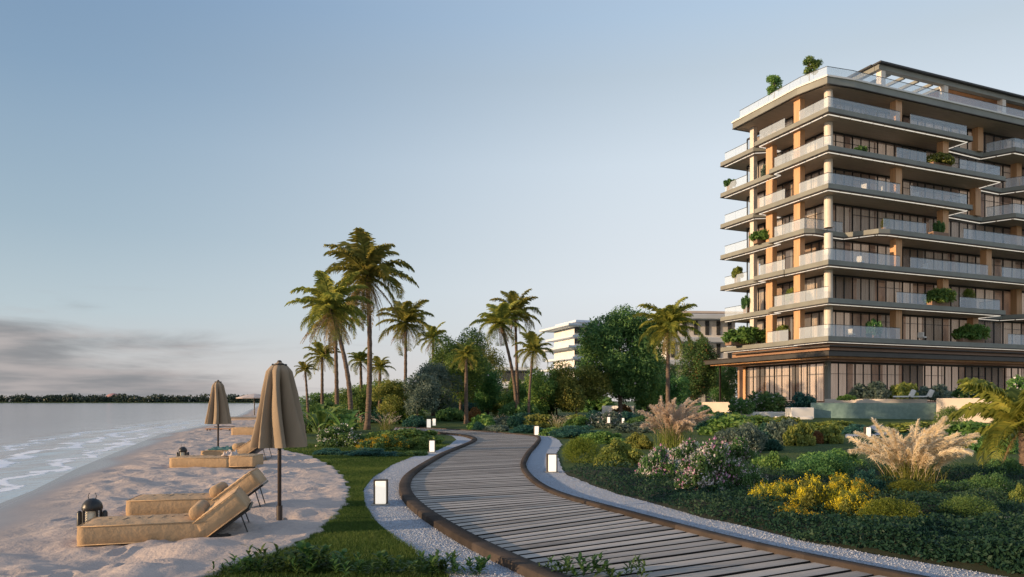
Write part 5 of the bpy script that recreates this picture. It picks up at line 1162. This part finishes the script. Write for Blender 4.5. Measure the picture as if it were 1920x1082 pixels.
# ================================================================ GROUND COVER, GRASS, TUFTS
rg = np.random.default_rng(5); n = 130000
y = 5.2+(21-5.2)*rg.random(n)**1.35; x0 = grav_r(y)+.02; x1 = np.maximum(x0+1., .80*y); x = x0+(x1-x0)*rg.random(n)
keep = (y < 17.5+1.5*vnoise(x, y, 12)); x, y = x[keep], y[keep]; e = np.clip((x-grav_r(y))/.35, 0, 1)
hh = (.05+.24*vnoise(x*1.1, y*1.1, 21)**1.3+.17*vnoise(x*3.3, y*3.3, 22))*(.35+.65*e)
P = np.stack([x+rg.normal(size=len(x))*.03, y, hh*(.55+.5*rg.random(len(x)))], 1)
V, Fc = leaves(P, .028, rg, up=.7, asp=.5); r_ = np.clip(vnoise(x*.9, y*.9, 31)*.6+rg.random(len(x))*.5, 0, 1); o = npmesh('ground_cover', V, Fc, 4, M['cover'], r=r_); tag(o, 'dark leafy ground cover carpet between the gravel and the flower border', 'ground cover', kind='stuff')
# mound under the leaves
ys_ = np.arange(5.2, 18.6, .15); tt = np.linspace(0, 1, 70); YY, TT = np.meshgrid(ys_, tt, indexing='ij'); x0 = grav_r(YY)+.02; XX = x0+(np.maximum(x0+1., .82*YY)-x0)*TT; e = np.clip((XX-grav_r(YY))/.35, 0, 1)*np.clip((18.5-YY)/.8, 0, 1)
ZZ = .006+(.05+.24*vnoise(XX*1.1, YY*1.1, 21)**1.3+.17*vnoise(XX*3.3, YY*3.3, 22))*.55*e
o = npmesh('planting_soil', np.stack([XX, YY, ZZ], -1).reshape(-1, 3), gridfaces(*XX.shape), 4, mk('planting_soil', (.018, .026, .014), (.010, .014, .008), .95, 6, .8, 20), smooth=True); tag(o, 'dark soil mounded under the ground cover', 'soil', kind='structure')
# grass blades near the camera
n = 150000; y = 5.6+(30-5.6)*rg.random(n)**2.0; x0 = sand_x(y)-.03; x1 = grav_l(np.minimum(y, 33))+.02; x = x0+(x1-x0)*rg.random(n)
hgt = rg.uniform(.022, .062, n)*(.7+.6*vnoise(x*1.5, y*1.5, 6)); a = rg.uniform(0, 6.28, n); w_ = .0028+.0008*y*.35; dx = np.cos(a)*w_; dy = np.sin(a)*w_; lx = rg.normal(size=n)*.35*hgt; ly = rg.normal(size=n)*.35*hgt
V = np.stack([np.stack([x-dx, y-dy, 0*x], 1), np.stack([x+dx, y+dy, 0*x], 1), np.stack([x+lx, y+ly, hgt], 1)], 1).reshape(-1, 3)
o = npmesh('grass', V, np.arange(n*3).reshape(-1, 3), 3, M['blade'], r=np.clip(vnoise(x*.8, y*.8, 7)*.6+rg.random(n)*.4, 0, 1)); tag(o, 'short green lawn grass between the beach and the gravel', 'grass', kind='stuff')
def tuft_mesh(seed, n=34, narrow=.016):
    rng = np.random.default_rng(seed); V = []; Fs = []
    for st in range(5):
        c = np.array([rng.normal()*.05, rng.normal()*.05, 0]); H = rng.uniform(.12, .24); lean = rng.normal(size=2)*.05
        for i in range(n//3):
            f = (i+1)/(n//3); o_ = c+np.array([lean[0]*f, lean[1]*f, H*f*.8]); az = i*2.4+rng.random(); e = rng.uniform(.35, .9)+f*.4; L_ = rng.uniform(.07, .13)*(1.1-.35*f); h = np.array([math.cos(az), math.sin(az), 0]); sd2 = np.array([-math.sin(az), math.cos(az), 0])
            p = o_.copy(); k0 = len(V)
            for j in range(5):
                g_ = j/4; wv = narrow*math.sin(PI*(g_*.85+.12)); V += [p-sd2*wv, p+sd2*wv]; p = p+(h*math.cos(e)+np.array([0, 0, math.sin(e)]))*L_/4; e -= .28
            for j in range(4): a_ = k0+j*2; Fs.append((a_, a_+1, a_+3, a_+2))
    o = npmesh('young_plant', V, Fs, 4, M['tuft'], smooth=True, r=np.repeat(rng.random(len(Fs)//4), 4)[:len(Fs)]); m = o.data; bpy.data.objects.remove(o); return m
tm = [tuft_mesh(i, 34 if i % 2 else 42, .012+.004*(i % 3)) for i in range(5)]
GL = 'young leafy plants along the bottom of the view'
TF = [(418, 1080, 26, 'small young plant at the far left end of the bottom row'), (450, 1078, 34, 'young plant second from the left on the sand edge'), (478, 1078, 30, 'low young plant third from the left'), (505, 1074, 46, 'tall spiky young plant at the sand corner'), (528, 1078, 36, 'bushy young plant just right of the tall spiky one'), (548, 1072, 48, 'leafy young plant in the densest part of the left clump'), (572, 1078, 34, 'dark low plant in the left clump'), (592, 1070, 50, 'tallest leafy plant in the middle of the left clump'), (615, 1074, 44, 'feathery plant at the right side of the left clump'), (636, 1077, 34, 'small plant closing the left clump at its right end'),
      (668, 1080, 34, 'separate young plant on the lawn, first right of the left clump'), (700, 1081, 24, 'tiny low plant on the lawn in the bottom row'), (735, 1079, 40, 'separate yellow green plant in the middle of the lawn edge'), (765, 1082, 22, 'tiny plant right of the yellow green one'), (805, 1078, 38, 'plant on the corner of lawn and gravel'), (828, 1076, 38, 'dark spiky plant where lawn meets gravel'), (855, 1080, 34, 'spiky plant on the gravel beside the lawn corner'), (897, 1079, 34, 'lone young plant on the gravel'), (1032, 1082, 24, 'low plant at the foot of the left kerb end'), (1052, 1080, 32, 'plant in front of the boardwalk, left of three'), (1080, 1082, 22, 'tiny plant between two larger ones before the boardwalk'), (1112, 1079, 44, 'largest light green plant in front of the boardwalk'), (1145, 1083, 22, 'flat plant right of the largest one before the boardwalk'), (1182, 1080, 36, 'dark plant in front of the boardwalk, farthest right')]
for i, (X, Y, hp, lab) in enumerate(TF):
    b = gp(X, Y); zz = .01
    if X > 1040:
        b = gp(X, Y, .06); zz = .06
    o = obj('young_plant', tm[i % 5], None, (b.x, b.y, zz)); s_ = hp/F*b.y/.19; o.scale = (s_, s_, s_); o.rotation_euler = (0, 0, rnd.uniform(0, 6)); tag(o, lab, 'young plant', GL)
